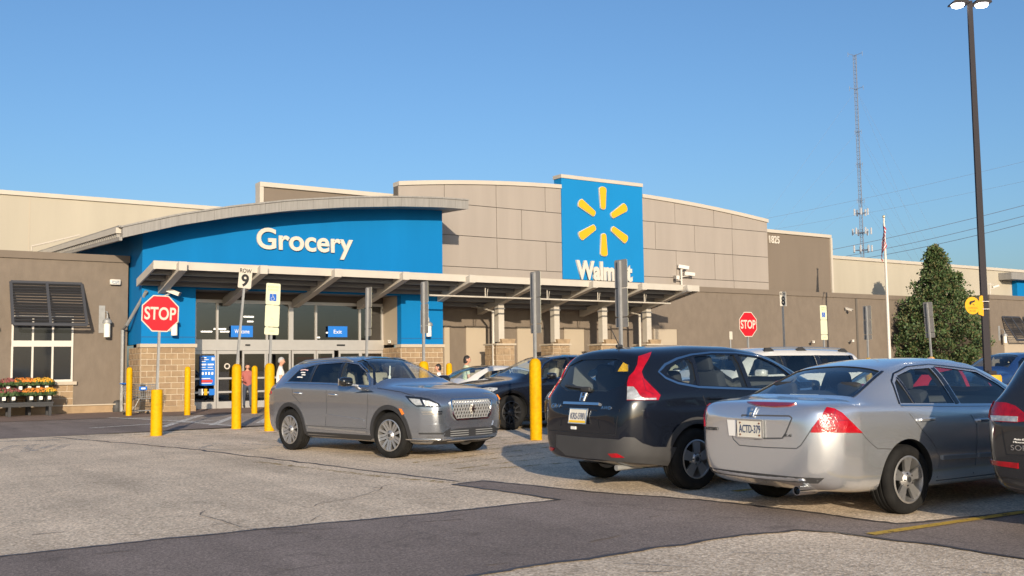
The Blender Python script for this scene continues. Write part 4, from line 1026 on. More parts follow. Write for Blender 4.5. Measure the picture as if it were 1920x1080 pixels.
# --- grey crossover driving out of the row, seen from its right front
spL = dict(L=4.59, ra=.96, fa=3.67, wr=.355, rr=.245, tr=1.61, steer=R_(6),
    top=[(0, .95), (.06, 1.08), (.16, 1.20), (.42, 1.46), (.62, 1.56), (1.0, 1.60), (1.7, 1.63), (2.2, 1.615), (2.6, 1.55), (3.0, 1.385), (3.36, 1.185), (3.5, 1.145), (3.9, 1.115), (4.25, 1.065), (4.44, 1.00), (4.54, .93), (4.59, .84)],
    belt=[(0, .90), (.2, 1.08), (.8, 1.145), (2.0, 1.13), (3.2, 1.09), (3.6, 1.06), (4.2, .985), (4.42, .93), (4.54, .86), (4.59, .78)],
    W=[(0, .62), (.05, .74), (.18, .84), (.45, .91), (.96, .935), (2.0, .93), (3.1, .93), (3.7, .935), (4.1, .905), (4.33, .84), (4.5, .73), (4.59, .60)],
    Wr=[(0, .5), (.3, .60), (.7, .62), (2.0, .64), (2.7, .62), (3.1, .63), (3.5, .72), (4.2, .66), (4.59, .46)],
    bot=[(0, .36), (.3, .25), (1, .21), (3.6, .20), (4.3, .21), (4.59, .27)], shd=.15,
    cab=(.42, 3.28), floor=.5, seat=.62,
    side=[('quarter_window', [(.80, 1.19), (1.43, 1.18), (1.38, 1.47), (1.00, 1.40)], 'p'), ('rear_door_window', [(1.50, 1.18), (2.26, 1.165), (2.13, 1.505), (1.46, 1.48)], 'p'), ('front_door_window', [(2.33, 1.165), (3.08, 1.13), (2.80, 1.34), (2.52, 1.465), (2.20, 1.505)], 'c')],
    wind=[(2.40, -.56), (2.40, .56), (3.22, .77), (3.28, 0.0), (3.22, -.77)], windz=1.06,
    backx=[(-.52, 1.20), (.52, 1.20), (.46, 1.46), (-.46, 1.46)], backm='p', backd=1.1)
c = Car('crossover', 'silver-grey crossover with mesh grille, nose towards us, beside the sign bollards', spL, P_GREY, (7.58, 17.2), R_(-77.6)).body()
c.wheels('fan'); c.interior(M_LEATH, 2.05)
for x in (.96, 3.67):
    for sg in (-1, 1): c.patch('wheel_arch_trim', arc(x, .355, .405, -18, 198, 22)+arc(x, .355, .475, 198, -18, 22), 'side', sg, M_PLAS, .010, .02, .08)
for sg in (-1, 1):
    c.patch('sill_trim', [(1.38, .20), (3.26, .20), (3.26, .335), (1.38, .335)], 'side', sg, M_PLAS, .008, .02, .1)
    c.strip('door_crease', [(1.45, .60), (2.1, .63), (3.05, .57)], 'side', sg, .035, P_GREY, .004, .010)
    c.strip('sill_chrome', [(1.5, .42), (3.1, .38)], 'side', sg, .03, M_RIM, .006)
    c.strip('window_chrome', [(.74, 1.165), (2.0, 1.15), (3.12, 1.105)], 'side', sg, .022, M_CHROME, .006)
    c.strip('window_chrome', [(.76, 1.185), (.98, 1.42), (1.42, 1.50), (2.18, 1.53), (2.54, 1.485), (2.83, 1.355), (3.13, 1.12)], 'side', sg, .02, M_CHROME, .006)
    c.strip('pillar_trim', [(1.465, 1.18), (1.42, 1.475)], 'side', sg, .055, M_GLOSSB, .004); c.strip('pillar_trim', [(2.295, 1.165), (2.165, 1.505)], 'side', sg, .06, M_GLOSSB, .004)
    for pts in ([(2.02, 1.13), (2.06, .78), (2.0, .44)], [(3.14, 1.07), (3.16, .80), (3.10, .44)], [(1.03, 1.13), (1.06, .96), (1.32, .80)], [(2.0, .44), (3.10, .44)], [(1.42, .44), (2.0, .44)]): c.strip('door_seam', pts, 'side', sg, .012, M_SEAMG, .0015)
    c.strip('a_pillar_trim', [(2.30, 1.575), (2.58, 1.515), (2.88, 1.375), (3.20, 1.14)], 'side', sg, .045, M_GLOSSB, .004)
    c.strip('hood_seam', [(3.34, 1.09), (3.9, 1.03), (4.2, .97)], 'side', sg, .010, M_SEAM, .0015)
    c.patch('fender_vent', [(2.80, 1.005), (3.30, 1.02), (3.24, 1.045), (3.0, 1.04)], 'side', sg, M_GLOSSB, .006, .01, .05)
    t5 = lambda *q: [(480+a/4, 640+b/4) for a, b in q]
    hl = c.patch('headlight', t5((1118, 408), (1240, 420), (1300, 432), (1372, 465), (1388, 492), (1330, 497), (1205, 490), (1165, 462)), 'cam', sg, M_GLOSSB, .008, .02, 5)
    c.patch('headlight_lens', t5((1150, 428), (1230, 436), (1250, 478), (1205, 480), (1175, 458)), 'cam', sg, M_CLEAR, .014, .02, 5, hl)
    c.patch('headlight_lens', t5((1248, 440), (1300, 448), (1358, 474), (1368, 488), (1272, 484)), 'cam', sg, M_CLEAR, .014, .02, 5, hl)
    c.strip('bumper_chrome', t5((1243, 532), (1395, 527)), 'cam', sg, .022, M_CHROME, .008, 0, None, 5); c.strip('bumper_chrome', t5((1250, 548), (1395, 544)), 'cam', sg, .016, M_CHROME, .006, 0, None, 5)
    c.patch('side_marker', t5((1073, 503), (1089, 505), (1111, 545), (1098, 553)), 'cam', sg, M_AMBER, .012, .02, 5)
    c.patch('bumper_scoop', t5((1222, 684), (1250, 640), (1290, 622), (1440, 616), (1452, 650), (1400, 684)), 'cam', sg, P_GREY, .016, .03, 5)
    c.strip('scoop_edge', t5((1222, 690), (1400, 690), (1458, 655)), 'cam', sg, .03, M_PLAS, .010, 0, None, 5)
    c.patch('tail_light', [(.02, .92), (.30, .97), (.28, 1.02), (.02, 1.02)], 'side', sg, M_RED, .008, .02, .06)
for sg in (-1, 1):
    rr_ = MB(); pts = []
    for x in (.75, .95, 1.3, 1.8, 2.15, 2.32):
        h, n = c.hit('top', 1, (x, sg*.58)); pts.append(h+Vector((0, 0, .03 if .8 < x < 2.3 else .005)))
    rr_.tube(pts, .016, 8); rr_.build('roof_rail', M_RIM, c.root, smooth=50)
gp = [(-.40, .895), (.40, .895), (.435, .865), (.40, .66), (.34, .60), (-.34, .60), (-.40, .66), (-.435, .865)]
gm = c.patch('grille', gp, 'front', 1, M_GLOSSB, .004, .02, .05)
M_GRB = pm('satin_grille_metal', (.72, .70, .66), .32, .7)
for k in range(-12, 13):
    for d in (1, -1):
        x0 = k*.056; a = (x0-d*.075, .605); b = (x0+d*.075, .89)
        pts = [(a[0]+(b[0]-a[0])*t/8, a[1]+(b[1]-a[1])*t/8) for t in range(9)]; pts = [p for p in pts if inside(p, grow(gp, -.004))]
        if len(pts) > 2: c.strip('grille_bar', pts, 'front', 1, .014, M_GRB, .006, .012, gm, .05)
c.strip('grille_frame', gp+[gp[0]], 'front', 1, .026, M_CHROME, .012, .014, gm)
hp, n = c.hit('front', 1, (0, .75)); st_ = MB()
for q in ([(-.008, -.075), (.008, -.075), (.008, .075), (-.008, .075)], [(-.045, -.008), (.045, -.008), (.045, .008), (-.045, .008)], [(-.032, -.05), (-.024, -.05), (-.024, .05), (-.032, .05)], [(.024, -.05), (.032, -.05), (.032, .05), (.024, .05)]): st_.prism(q, hp+n*.025, (0, 1, 0), (0, 0, 1), (.012, 0, 0))
st_.build('grille_emblem', M_CHROME, gm)
c.patch('lower_grille', chaikin([(-.60, .33), (.60, .33), (.48, .46), (-.48, .46)], 1), 'front', 1, M_PLAS, .008, .02, .06)
for k in range(3):
    for y0, y1 in ((-.45, -.08), (.08, .45)): c.strip('lower_grille_bar', [(y0, .355+k*.034), (y1, .355+k*.034)], 'front', 1, .012, M_GALV, .012, .006)
c.patch('front_skid_trim', [(-.60, .225), (.60, .225), (.66, .29), (-.66, .29)], 'front', 1, M_PLAS, .012, .02, .08)
for sg in (-1, 1): c.patch('front_skid_trim', [(4.05, .215), (4.50, .235), (4.53, .29), (4.05, .29)], 'side', sg, M_PLAS, .012, .02, .08)
for sg in (-1, 1): c.strip('skid_chrome', [(4.02, .31), (4.52, .305)], 'side', sg, .018, M_CHROME, .012, .004)
c.strip('skid_chrome', [(-.58, .305), (.58, .305)], 'front', 1, .018, M_CHROME, .012, .006)
c.mirrors(2.78, 1.19, M_GLOSSB, M_RIM); c.handles([(1.21, .985), (2.22, .97)], M_CHROME, .2)
for k, (y, z, w) in enumerate([(1.02, 1.385, .24), (1.07, 1.345, .14), (1.13, 1.305, .12), (1.03, 1.265, .17)]):
    for sg in (-1,):
        c.strip('window_sticker', [(y, z), (y+w*.5, z+(.01 if k == 0 else 0)), (y+w, z-.005)], 'side', sg, .022, M_SIGNW if k != 0 else pm('pink_sticker', (.7, .45, .45), .6), .001)
hb = MB(); hb.tube([(2.62, -.02, 1.44), (2.62, -.03, 1.26)], .012, 6); hb.rbox((2.62, -.03, 1.24), (.02, .05, .07), .01); hb.build('mirror_charm', M_SIGNW, c.root)
CARS = [c]

# --- black crossover parked nose-in, seen from its right rear
spC = dict(L=4.53, ra=.97, fa=3.59, wr=.343, rr=.215, tr=1.565,
    top=[(0, .82), (.04, .96), (.09, 1.08), (.29, 1.45), (.34, 1.555), (.46, 1.60), (.75, 1.62), (1.4, 1.645), (2.0, 1.635), (2.5, 1.57), (2.9, 1.41), (3.35, 1.14), (3.5, 1.09), (3.95, 1.04), (4.3, .95), (4.45, .87), (4.53, .76)],
    belt=[(0, .78), (.1, 1.02), (.3, 1.10), (.9, 1.11), (2.0, 1.08), (3.1, 1.035), (3.6, 1.0), (4.2, .89), (4.53, .70)],
    W=[(0, .58), (.04, .69), (.12, .785), (.25, .85), (.45, .895), (.97, .91), (2.0, .90), (3.1, .90), (3.6, .91), (4.1, .87), (4.4, .76), (4.53, .58)],
    Wr=[(0, .48), (.1, .62), (.34, .62), (.8, .61), (2.0, .61), (2.6, .60), (3.0, .62), (3.5, .70), (4.2, .62), (4.53, .42)],
    bot=[(0, .34), (.3, .27), (1, .21), (3.6, .20), (4.3, .21), (4.53, .26)], shd=.18,
    cab=(.38, 3.22), floor=.5, seat=.60,
    side=[('quarter_window', chaikin([(.64, 1.315), (.80, 1.22), (1.05, 1.165), (1.13, 1.475), (.93, 1.43)], 1), 'c'), ('rear_door_window', [(1.11, 1.16), (1.86, 1.125), (1.87, 1.505), (1.52, 1.51), (1.20, 1.485)], 'c'), ('front_door_window', [(1.95, 1.12), (2.92, 1.085), (2.62, 1.36), (2.35, 1.465), (1.95, 1.505)], 'c')],
    wind=[(2.36, -.52), (2.36, .52), (3.16, .64), (3.20, 0.0), (3.16, -.64)], windz=1.0,
    backx=chaikin([(-.62, 1.11), (.62, 1.11), (.54, 1.47), (-.54, 1.47)], 1), backm='c', backd=1.0)
c = Car('crossover', 'black crossover with tall red tail lights, left of the silver sedan', spC, P_BLACK, (8.09, 9.29), R_(.2)).body()
c.wheels('cover'); c.interior(M_CLOTH, 2.0)
for x in (.97, 3.59):
    for sg in (-1, 1): c.patch('wheel_arch_trim', arc(x, .343, .395, -20, 200, 22)+arc(x, .343, .47, 200, -20, 22), 'side', sg, M_PLASG, .010, .02, .08)
for sg in (-1, 1):
    c.patch('sill_trim', [(1.38, .20), (3.18, .20), (3.18, .36), (1.38, .36)], 'side', sg, M_PLASG, .008, .02, .1)
    c.strip('window_chrome', [(2.92, 1.055), (1.86, 1.10), (1.07, 1.14), (.78, 1.19), (.63, 1.25), (.56, 1.32), (.70, 1.40), (.92, 1.465), (1.18, 1.51), (1.52, 1.535), (1.94, 1.53), (2.35, 1.49), (2.63, 1.385), (2.96, 1.08)], 'side', sg, .028, M_CHROME, .006)
    c.strip('pillar_trim', [(1.08, 1.16), (1.165, 1.48)], 'side', sg, .05, M_GLOSSB, .004); c.strip('pillar_trim', [(1.905, 1.12), (1.91, 1.505)], 'side', sg, .07, M_GLOSSB, .004)
    for pts in ([(1.92, 1.09), (2.0, .80), (1.98, .40)], [(3.0, 1.05), (3.04, .7), (3.0, .4)], [(1.07, 1.12), (1.12, .95), (1.30, .80), (1.42, .45)], [(1.42, .40), (3.0, .40)]): c.strip('door_seam', pts, 'side', sg, .012, M_SEAM, .0015)
    t6 = lambda *q: [(1000+a/3.376, 620+b/3.376) for a, b in q]
    t = c.patch('tail_light', t6((664, 166), (748, 138), (730, 180), (703, 222), (685, 262), (697, 300), (745, 350), (803, 408), (790, 440), (593, 442), (596, 330), (607, 292), (640, 258), (658, 215)), 'cam', sg, M_RED, .010, .03, 6)
    c.patch('reverse_lamp', t6((597, 358), (634, 358), (652, 378), (672, 412), (690, 426), (594, 440)), 'cam', sg, M_CLEAR, .016, .02, 6, t)
    c.strip('lamp_edge', t6((600, 434), (775, 432)), 'cam', sg, .02, M_CLEAR, .013, 0, t, 6)
    c.strip('lamp_edge', t6((690, 300), (712, 380), (760, 405)), 'cam', sg, .012, M_REDD, .0115, 0, t, 6)
    c.patch('bumper_reflector', t6((475, 778), (530, 774), (578, 800), (500, 801)), 'cam', sg, M_RED, .016, .02, 6)
    c.strip('tailgate_seam', [(sg*.62, .64), (sg*.64, .82), (sg*.66, .92)], 'rear', 1, .010, M_SEAM, .0015)
c.patch('bumper_trim', t6((150, 657), (330, 674), (545, 690), (575, 672), (640, 676), (690, 712), (760, 735), (905, 738), (880, 790), (850, 850), (740, 840), (560, 825), (330, 806), (210, 788), (150, 735)), 'cam', 1, M_PLASG, .012, .02, 8)
c.strip('tailgate_seam', [(-.62, .64), (.62, .64)], 'rear', 1, .012, M_SEAM, .0015)
c.strip('tailgate_chrome', [(-.33, .965), (.33, .965)], 'rear', 1, .03, M_CHROME, .010, .012)
c.strip('tailgate_recess', [(-.36, .70), (-.30, .90), (.30, .90), (.36, .70)], 'rear', 1, .012, M_SEAM, .0015)
h_emblem(c, 'rear', 1.04, .10); c.plate('KRS-5981', .825, band=M_PLATEY); c.badge('AWD', 'rear', -.46, .93, .17, .038); c.badge('CR-V', 'rear', .47, .93, .19, .05)
c.strip('rear_wiper', [(-.02, 1.13), (.40, 1.155)], 'rear', 1, .022, M_PLAS, .022, .01)
hp, n = c.hit('rear', 1, (-.02, 1.12)); MB().rbox(hp+n*.02, (.05, .16, .06), .02).build('wiper_motor', M_PLAS, c.root, smooth=40)
hp, n = c.hit('rear', 1, (.1, .69)); MB().rbox(hp+n*.006, (.012, .10, .035), .005).build('tow_sticker', M_SIGNW, c.root)
hp, n = c.hit('top', 1, (.62, 0)); an = MB(); an.rbox(hp+Vector((0, 0, .02)), (.09, .045, .04), .015); an.tube([hp+Vector((0, 0, .03)), hp+Vector((-.14, 0, .26))], [.007, .004], 6); an.build('antenna', M_PLAS, c.root)
c.mirrors(2.74, 1.12, P_BLACK); c.handles([(1.27, 1.01), (2.12, .985)], P_BLACK, .22)
MB().tube([(.12, -.5, .27), (.5, -.5, .28)], .032, 12).build('exhaust_pipe', M_GALV, c.root, smooth=40)
CARS.append(c)

# --- silver sedan
spA = dict(L=4.82, ra=1.10, fa=3.84, wr=.318, rr=.215, tr=1.555, rsd=.80,
    top=[(0, .88), (.04, .98), (.12, 1.04), (.30, 1.06), (.55, 1.075), (.68, 1.11), (1.02, 1.28), (1.3, 1.375), (1.7, 1.435), (2.2, 1.45), (2.6, 1.43), (2.9, 1.345), (3.25, 1.17), (3.55, 1.02), (3.7, .985), (4.2, .92), (4.65, .81), (4.82, .66)],
    belt=[(0, .84), (.08, .965), (.4, 1.0), (1.0, .985), (1.4, .97), (2.2, .945), (3.2, .905), (3.8, .88), (4.4, .80), (4.82, .60)],
    W=[(0, .55), (.04, .665), (.12, .765), (.25, .84), (.48, .89), (1.1, .91), (2.2, .905), (3.3, .90), (3.85, .905), (4.3, .86), (4.65, .74), (4.82, .54)],
    Wr=[(0, .46), (.1, .60), (.3, .67), (.45, .68), (.8, .64), (1.2, .605), (2.2, .61), (2.7, .605), (3.2, .64), (3.7, .70), (4.5, .62), (4.82, .40)],
    bot=[(0, .34), (.25, .24), (.6, .20), (1.1, .18), (4.0, .17), (4.6, .18), (4.82, .24)], shd=.20, drop=.055,
    cab=(.60, 3.44), floor=.42, seat=.40,
    side=[('rear_quarter_window', [(1.10, 1.015), (1.28, 1.01), (1.28, 1.235), (1.22, 1.20)], 'c'), ('rear_door_window', [(1.32, 1.008), (1.92, .99), (1.86, 1.335), (1.58, 1.325), (1.32, 1.265)], 'c'), ('front_door_window', [(2.02, .985), (3.16, .955), (2.88, 1.15), (2.60, 1.285), (1.95, 1.35)], 'c')],
    wind=[(2.46, -.52), (2.46, .52), (3.28, .66), (3.36, 0), (3.28, -.66)], windz=.90,
    backv=[(.66, -.62), (.62, 0), (.66, .62), (1.24, .51), (1.29, 0), (1.24, -.51)], backz=.96)
c = Car('sedan', 'silver four-door sedan with its boot towards us, between the black crossover and the dark SUV', spA, P_SILV, (8.29, 6.72), R_(-.8)).body()
c.wheels('twin'); c.interior(M_CLOTH, 2.12)
for sg in (-1, 1):
    c.strip('window_chrome', [(3.20, .935), (2.02, .965), (1.07, .995)], 'side', sg, .018, M_CHROME, .005)
    c.strip('window_trim', [(1.07, 1.005), (1.20, 1.215), (1.31, 1.285), (1.58, 1.35), (1.92, 1.37), (2.62, 1.305), (2.91, 1.165), (3.22, .945)], 'side', sg, .018, M_GLOSSB, .004)
    c.strip('pillar_trim', [(1.30, 1.008), (1.30, 1.25)], 'side', sg, .03, M_GLOSSB, .003); c.strip('pillar_trim', [(1.97, .985), (1.905, 1.335)], 'side', sg, .065, M_GLOSSB, .004)
    for pts in ([(2.05, .96), (2.18, .77), (2.14, .30)], [(3.10, .93), (3.14, .65), (3.08, .33)], [(1.08, .985), (1.30, .77), (1.45, .65), (1.56, .51), (1.56, .30)], [(1.56, .27), (3.08, .27)]): c.strip('door_seam', pts, 'side', sg, .008, M_SEAMG, .0015)
    c.strip('side_moulding', [(1.60, .49), (2.13, .48)], 'side', sg, .04, M_GALV, .010, .008); c.strip('side_moulding', [(2.19, .478), (3.04, .46)], 'side', sg, .04, M_GALV, .010, .008)
    t7 = lambda *q: [(1320+a/3, 640+b/3) for a, b in q]
    t = c.patch('tail_light', t7((690, 373), (735, 381), (775, 402), (890, 515), (600, 513), (614, 480)), 'cam', sg, M_RED, .009, .03, 6)
    c.strip('lamp_line', t7((650, 440), (815, 446)), 'cam', sg, .007, M_REDD, .0105, 0, t, 6); c.strip('lamp_line', t7((740, 385), (700, 510)), 'cam', sg, .007, M_REDD, .0105, 0, t, 6)
    c.strip('bumper_seam', t7((890, 517), (925, 560), (975, 603), (1060, 606)), 'cam', sg, .008, M_SEAMG, .0015, 0, None, 6)
    c.strip('rear_glass_trim', [(.66, sg*.64), (1.26, sg*.53)], 'top', 1, .03, M_GLOSSB, .003)
c.strip('boot_seam', t7((148, 490), (165, 550), (200, 585), (350, 597), (520, 603), (545, 585), (575, 540), (612, 482)), 'cam', 1, .009, M_SEAMG, .0015, 0, None, 6)
c.strip('plate_recess', t7((212, 415), (480, 420), (495, 432), (458, 520), (440, 545), (285, 547), (250, 522), (222, 445), (212, 415)), 'cam', 1, .014, M_SEAMG, .002, 0, None, 6)
c.patch('bumper_lip', [(-.66, .335), (.66, .335), (.72, .385), (-.72, .385)], 'rear', 1, M_PLASG, .006, .02, .1)
c.patch('boot_spoiler_lamp', t7((243, 345), (520, 352), (480, 365), (390, 370), (290, 362)), 'cam', 1, M_REDD, .014, .02, 6)
h_emblem(c, 'rear', .945, .095); p = c.plate('ACTD-379', .79, y=.0); c.badge('2.4', 'rear', -.44, .75, .075, .024, M_PLASG); c.badge('ACCORD', 'rear', .53, .77, .17, .03, M_PLASG)
MB().prism([(-.04, -.075), (.04, -.075), (.06, .075), (-.06, .075)], c.hit('rear', 1, (.24, .79))[0]+Vector((-.006, 0, 0)), (0, -1, 0), (0, 0, 1), (-.005, 0, 0)).build('boot_sticker', M_SIGNW, c.root)
bt_ = MB()
for y, z in ((-.12, .845), (.12, .845), (-.12, .735), (.12, .735)): bt_.lathe([(0, -.02), (.009, -.02), (.009, 0)], c.hit('rear', 1, (y, z))[0]+Vector((-.004, 0, 0)), 'X', 8)
bt_.build('plate_bolt', pm('rust', (.16, .05, .02), .8), p)
ex = MB(); ex.lathe([(.036, -.02), (.042, -.02), (.042, .22), (.034, .22)], (.03, -.52, .265), 'X', 20, True); ex.tube([(.18, -.52, .265), (.6, -.52, .26)], .03, 10); ex.build('exhaust_pipe', M_CHROME, c.root, smooth=40)
c.mirrors(2.90, .99, P_SILV); c.handles([(1.38, .855), (2.30, .815)], P_SILV, .2)
MB().rbox((.86, .1, 1.06), (.03, .36, .06), .01).build('paper_on_rear_shelf', M_SIGNW, c.root)
CARS.append(c)

# --- dark SUV at the right edge
spS = dict(L=4.76, ra=1.03, fa=3.81, wr=.365, rr=.24, tr=1.64,
    top=[(0, .86), (.04, 1.0), (.10, 1.12), (.34, 1.52), (.44, 1.62), (.9, 1.665), (1.8, 1.68), (2.4, 1.65), (2.9, 1.52), (3.5, 1.17), (3.7, 1.12), (4.2, 1.05), (4.6, .93), (4.76, .76)],
    belt=[(0, .82), (.1, 1.03), (.4, 1.09), (2.0, 1.06), (3.3, 1.0), (4.2, .92), (4.76, .7)],
    W=[(0, .74), (.05, .83), (.15, .89), (.45, .935), (1.03, .945), (2.2, .94), (3.8, .945), (4.4, .86), (4.76, .6)],
    Wr=[(0, .62), (.1, .68), (.4, .62), (2.0, .65), (2.9, .63), (3.6, .74), (4.76, .45)],
    bot=[(0, .36), (.3, .28), (1, .22), (3.8, .21), (4.76, .28)], shd=.17,
    cab=(.40, 3.36), floor=.5, seat=.6,
    side=[('quarter_window', [(.62, 1.16), (1.15, 1.15), (1.15, 1.50), (.86, 1.46)], 'p'), ('rear_door_window', [(1.22, 1.14), (2.02, 1.13), (2.02, 1.58), (1.22, 1.53)], 'p'), ('front_door_window', [(2.10, 1.12), (3.10, 1.09), (2.75, 1.40), (2.42, 1.55), (2.10, 1.58)], 'c')],
    wind=[(2.5, -.55), (2.5, .55), (3.30, .68), (3.34, 0), (3.30, -.68)], windz=1.0,
    backx=[(-.54, 1.16), (.54, 1.16), (.46, 1.50), (-.46, 1.50)], backm='p', backd=1.0)
c = Car('suv', 'dark grey SUV rear corner with red tail light at the right edge', spS, P_CHAR, (7.92+1.03, 4.02), R_(0)).body()
c.wheels('fan'); c.interior(M_CLOTH, 2.15)
for sg in (-1, 1):
    t = c.patch('tail_light', chaikin([(sg*.46, .95), (sg*.50, .90), (sg*.86, .90), (sg*.88, 1.06), (sg*.62, 1.05)], 1), 'rear', 1, M_RED, .010, .03, .06)
    c.patch('reverse_lamp', [(sg*.55, .905), (sg*.78, .905), (sg*.80, .945), (sg*.55, .945)], 'rear', 1, M_CLEAR, .016, .02, .06, t)
    c.patch('tail_light', chaikin([(.10, .91), (.34, .95), (.38, 1.0), (.30, 1.05), (.12, 1.06)], 1), 'side', sg, M_RED, .010, .03, .06)
    c.patch('bumper_reflector', [(sg*.56, .535), (sg*.84, .55), (sg*.85, .585), (sg*.56, .58)], 'rear', 1, M_RED, .012, .02, .06)
    for x in (1.03, 3.81): c.patch('wheel_arch_trim', arc(x, .365, .415, -20, 200, 20)+arc(x, .365, .475, 200, -20, 20), 'side', sg, M_PLAS, .010, .02, .1)
c.patch('bumper_trim', [(-.80, .30), (.80, .30), (.82, .46), (-.82, .46)], 'rear', 1, M_PLAS, .008, .02, .1)
c.strip('tailgate_seam', [(-.66, .64), (.66, .64)], 'rear', 1, .012, M_SEAM, .0015)
for sg in (-1, 1): c.strip('tailgate_seam', [(sg*.66, .64), (sg*.70, .90)], 'rear', 1, .012, M_SEAM, .0015)
c.badge('SORENTO', 'rear', .44, .70, .34, .042); c.badge('Auto Express', 'rear', .50, .765, .17, .02, M_SIGNW); c.badge('Mountaintop', 'rear', .50, .742, .18, .018, M_SIGNW)
c.mirrors(2.9, 1.12, P_CHAR); CARS.append(c)

# --- dark blue-black SUV, nose towards the aisle behind the sign post
spN = dict(L=4.83, ra=.98, fa=3.83, wr=.385, rr=.255, tr=1.65,
    top=[(0, .95), (.06, 1.06), (.4, 1.50), (.6, 1.62), (1.2, 1.675), (2.0, 1.685), (2.5, 1.62), (3.0, 1.42), (3.45, 1.18), (3.6, 1.13), (4.0, 1.09), (4.4, 1.02), (4.66, .94), (4.83, .80)],
    belt=[(0, .92), (.3, 1.08), (2.0, 1.10), (3.3, 1.06), (4.0, .99), (4.5, .90), (4.83, .74)],
    W=[(0, .66), (.1, .82), (.4, .93), (1.0, .955), (2.4, .955), (3.8, .96), (4.3, .92), (4.6, .82), (4.76, .70), (4.83, .58)],
    Wr=[(0, .55), (.4, .62), (2.0, .66), (2.8, .64), (3.4, .72), (4.3, .68), (4.83, .45)],
    bot=[(0, .36), (.4, .26), (1, .22), (3.8, .21), (4.5, .22), (4.83, .3)], shd=.16,
    cab=(.5, 3.34), floor=.52, seat=.64,
    side=[('quarter_window', [(.62, 1.16), (1.08, 1.15), (1.08, 1.52), (.95, 1.5)], 'p'), ('rear_door_window', [(1.14, 1.15), (1.96, 1.15), (1.98, 1.60), (1.14, 1.55)], 'p'), ('front_door_window', [(2.04, 1.15), (3.08, 1.14), (2.68, 1.44), (2.40, 1.56), (2.06, 1.60)], 'c')],
    wind=[(2.46, -.56), (2.46, .56), (3.28, .70), (3.32, 0), (3.28, -.70)], windz=1.0,
    backx=[(-.5, 1.2), (.5, 1.2), (.45, 1.48), (-.45, 1.48)], backm='p', backd=1.2)
c = Car('suv', 'very dark blue SUV with beige seats, nose left, behind the yellow sign bollard', spN, P_NAVY, (12.58+2.85, 19.78), R_(180)).body()
c.wheels('dark'); c.interior(M_LEATH, 2.1)
for x in (.98, 3.83):
    for sg in (-1, 1): c.patch('wheel_arch_trim', arc(x, .385, .435, -15, 195, 20)+arc(x, .385, .495, 195, -15, 20), 'side', sg, M_GLOSSB, .010, .02, .1)
for sg in (-1, 1):
    hl = c.patch('headlight', chaikin([(4.12, .93), (4.45, .80), (4.70, .78), (4.70, .86), (4.4, .95)], 1), 'side', sg, M_CLEAR, .008, .02, .05)
    c.strip('lamp_divider', [(4.35, .93), (4.32, .85)], 'side', sg, .03, M_GLOSSB, .011)
    c.strip('window_chrome', [(.62, 1.135), (3.08, 1.125)], 'side', sg, .02, M_CHROME, .006); c.strip('window_chrome', [(.62, 1.15), (.95, 1.53), (1.5, 1.60), (2.08, 1.62), (2.42, 1.58), (2.7, 1.46), (3.1, 1.14)], 'side', sg, .02, M_CHROME, .006)
    c.patch('side_marker', [(4.13, .70), (4.17, .66), (4.24, .78), (4.20, .80)], 'side', sg, M_AMBER, .012, .02, .04)
    for pts in ([(2.0, 1.12), (2.04, .8), (2.0, .42)], [(3.1, 1.1), (3.14, .8), (3.08, .42)]): c.strip('door_seam', pts, 'side', sg, .010, M_SEAM, .0015)
    c.strip('sill_chrome', [(1.5, .40), (3.2, .37)], 'side', sg, .02, M_CHROME, .006)
c.patch('grille', chaikin([(-.5, .86), (.5, .86), (.42, .55), (-.42, .55)], 1), 'front', 1, M_RIMD, .006, .02, .08)
c.mirrors(2.85, 1.18, M_GLOSSB); c.handles([(1.25, .97), (2.2, .96)], P_NAVY); CARS.append(c)

# --- small dark hatch whose nose shows between bollard and black crossover
c = Car('crossover', 'dark car showing only its chrome-edged nose between the yellow bollard and the black crossover', spC, P_NAVY, (11.8+4.53-.97, 15.95), R_(180)).body()
c.wheels('dark'); c.interior(M_CLOTH, 2.0)
gp = [(-.46, .83), (.46, .83), (.28, .56), (-.28, .56)]; gg = c.patch('grille', gp, 'front', 1, M_GLOSSB, .006, .02, .08)
c.strip('grille_frame', [(-.46, .84), (-.29, .565), (.29, .565), (.46, .84)], 'front', 1, .04, M_CHROME, .012, .012, gg)
hp, n = c.hit('front', 1, (0, .71)); MB().lathe([(.052, 0), (.068, 0), (.068, .015), (.052, .015)], hp+Vector((.012, 0, 0)), 'X', 24, True).bb(hp.x+.012, hp.x+.026, -.075, .075, .70, .722).build('grille_emblem', M_CHROME, gg)
c.patch('lower_grille', [(-.66, .30), (.66, .30), (.62, .50), (-.62, .50)], 'front', 1, M_PLAS, .008, .02, .08)
for k in range(-7, 8): c.strip('lower_grille_bar', [(k*.08, .33), (k*.08, .47)], 'front', 1, .015, M_PLASG, .010, .006)
for sg in (-1, 1): c.patch('headlight', chaikin([(4.0, .86), (4.4, .74), (4.46, .80), (4.2, .90)], 1), 'side', sg, M_CLEAR, .008, .02, .06)
c.mirrors(2.74, 1.12, P_NAVY); CARS.append(c)

# --- white sedan beyond it
c = Car('sedan', 'white sedan roof and windows behind the grey crossover bonnet, two heads behind it', spA, P_WHITE, (11.6+4.82-1.1, 22.4), R_(180)).body()
c.wheels('dark'); c.interior(M_CLOTH, 2.12); c.mirrors(2.90, .99, P_WHITE)
for sg in (-1, 1):
    c.patch('headlight', chaikin([(4.2, .76), (4.6, .64), (4.68, .70), (4.4, .80)], 1), 'side', sg, M_CLEAR, .008, .02, .06)
    c.strip('pillar_trim', [(1.97, .985), (1.905, 1.335)], 'side', sg, .065, M_GLOSSB, .004); c.strip('pillar_trim', [(1.30, 1.008), (1.30, 1.25)], 'side', sg, .03, M_GLOSSB, .003)
CARS.append(c)

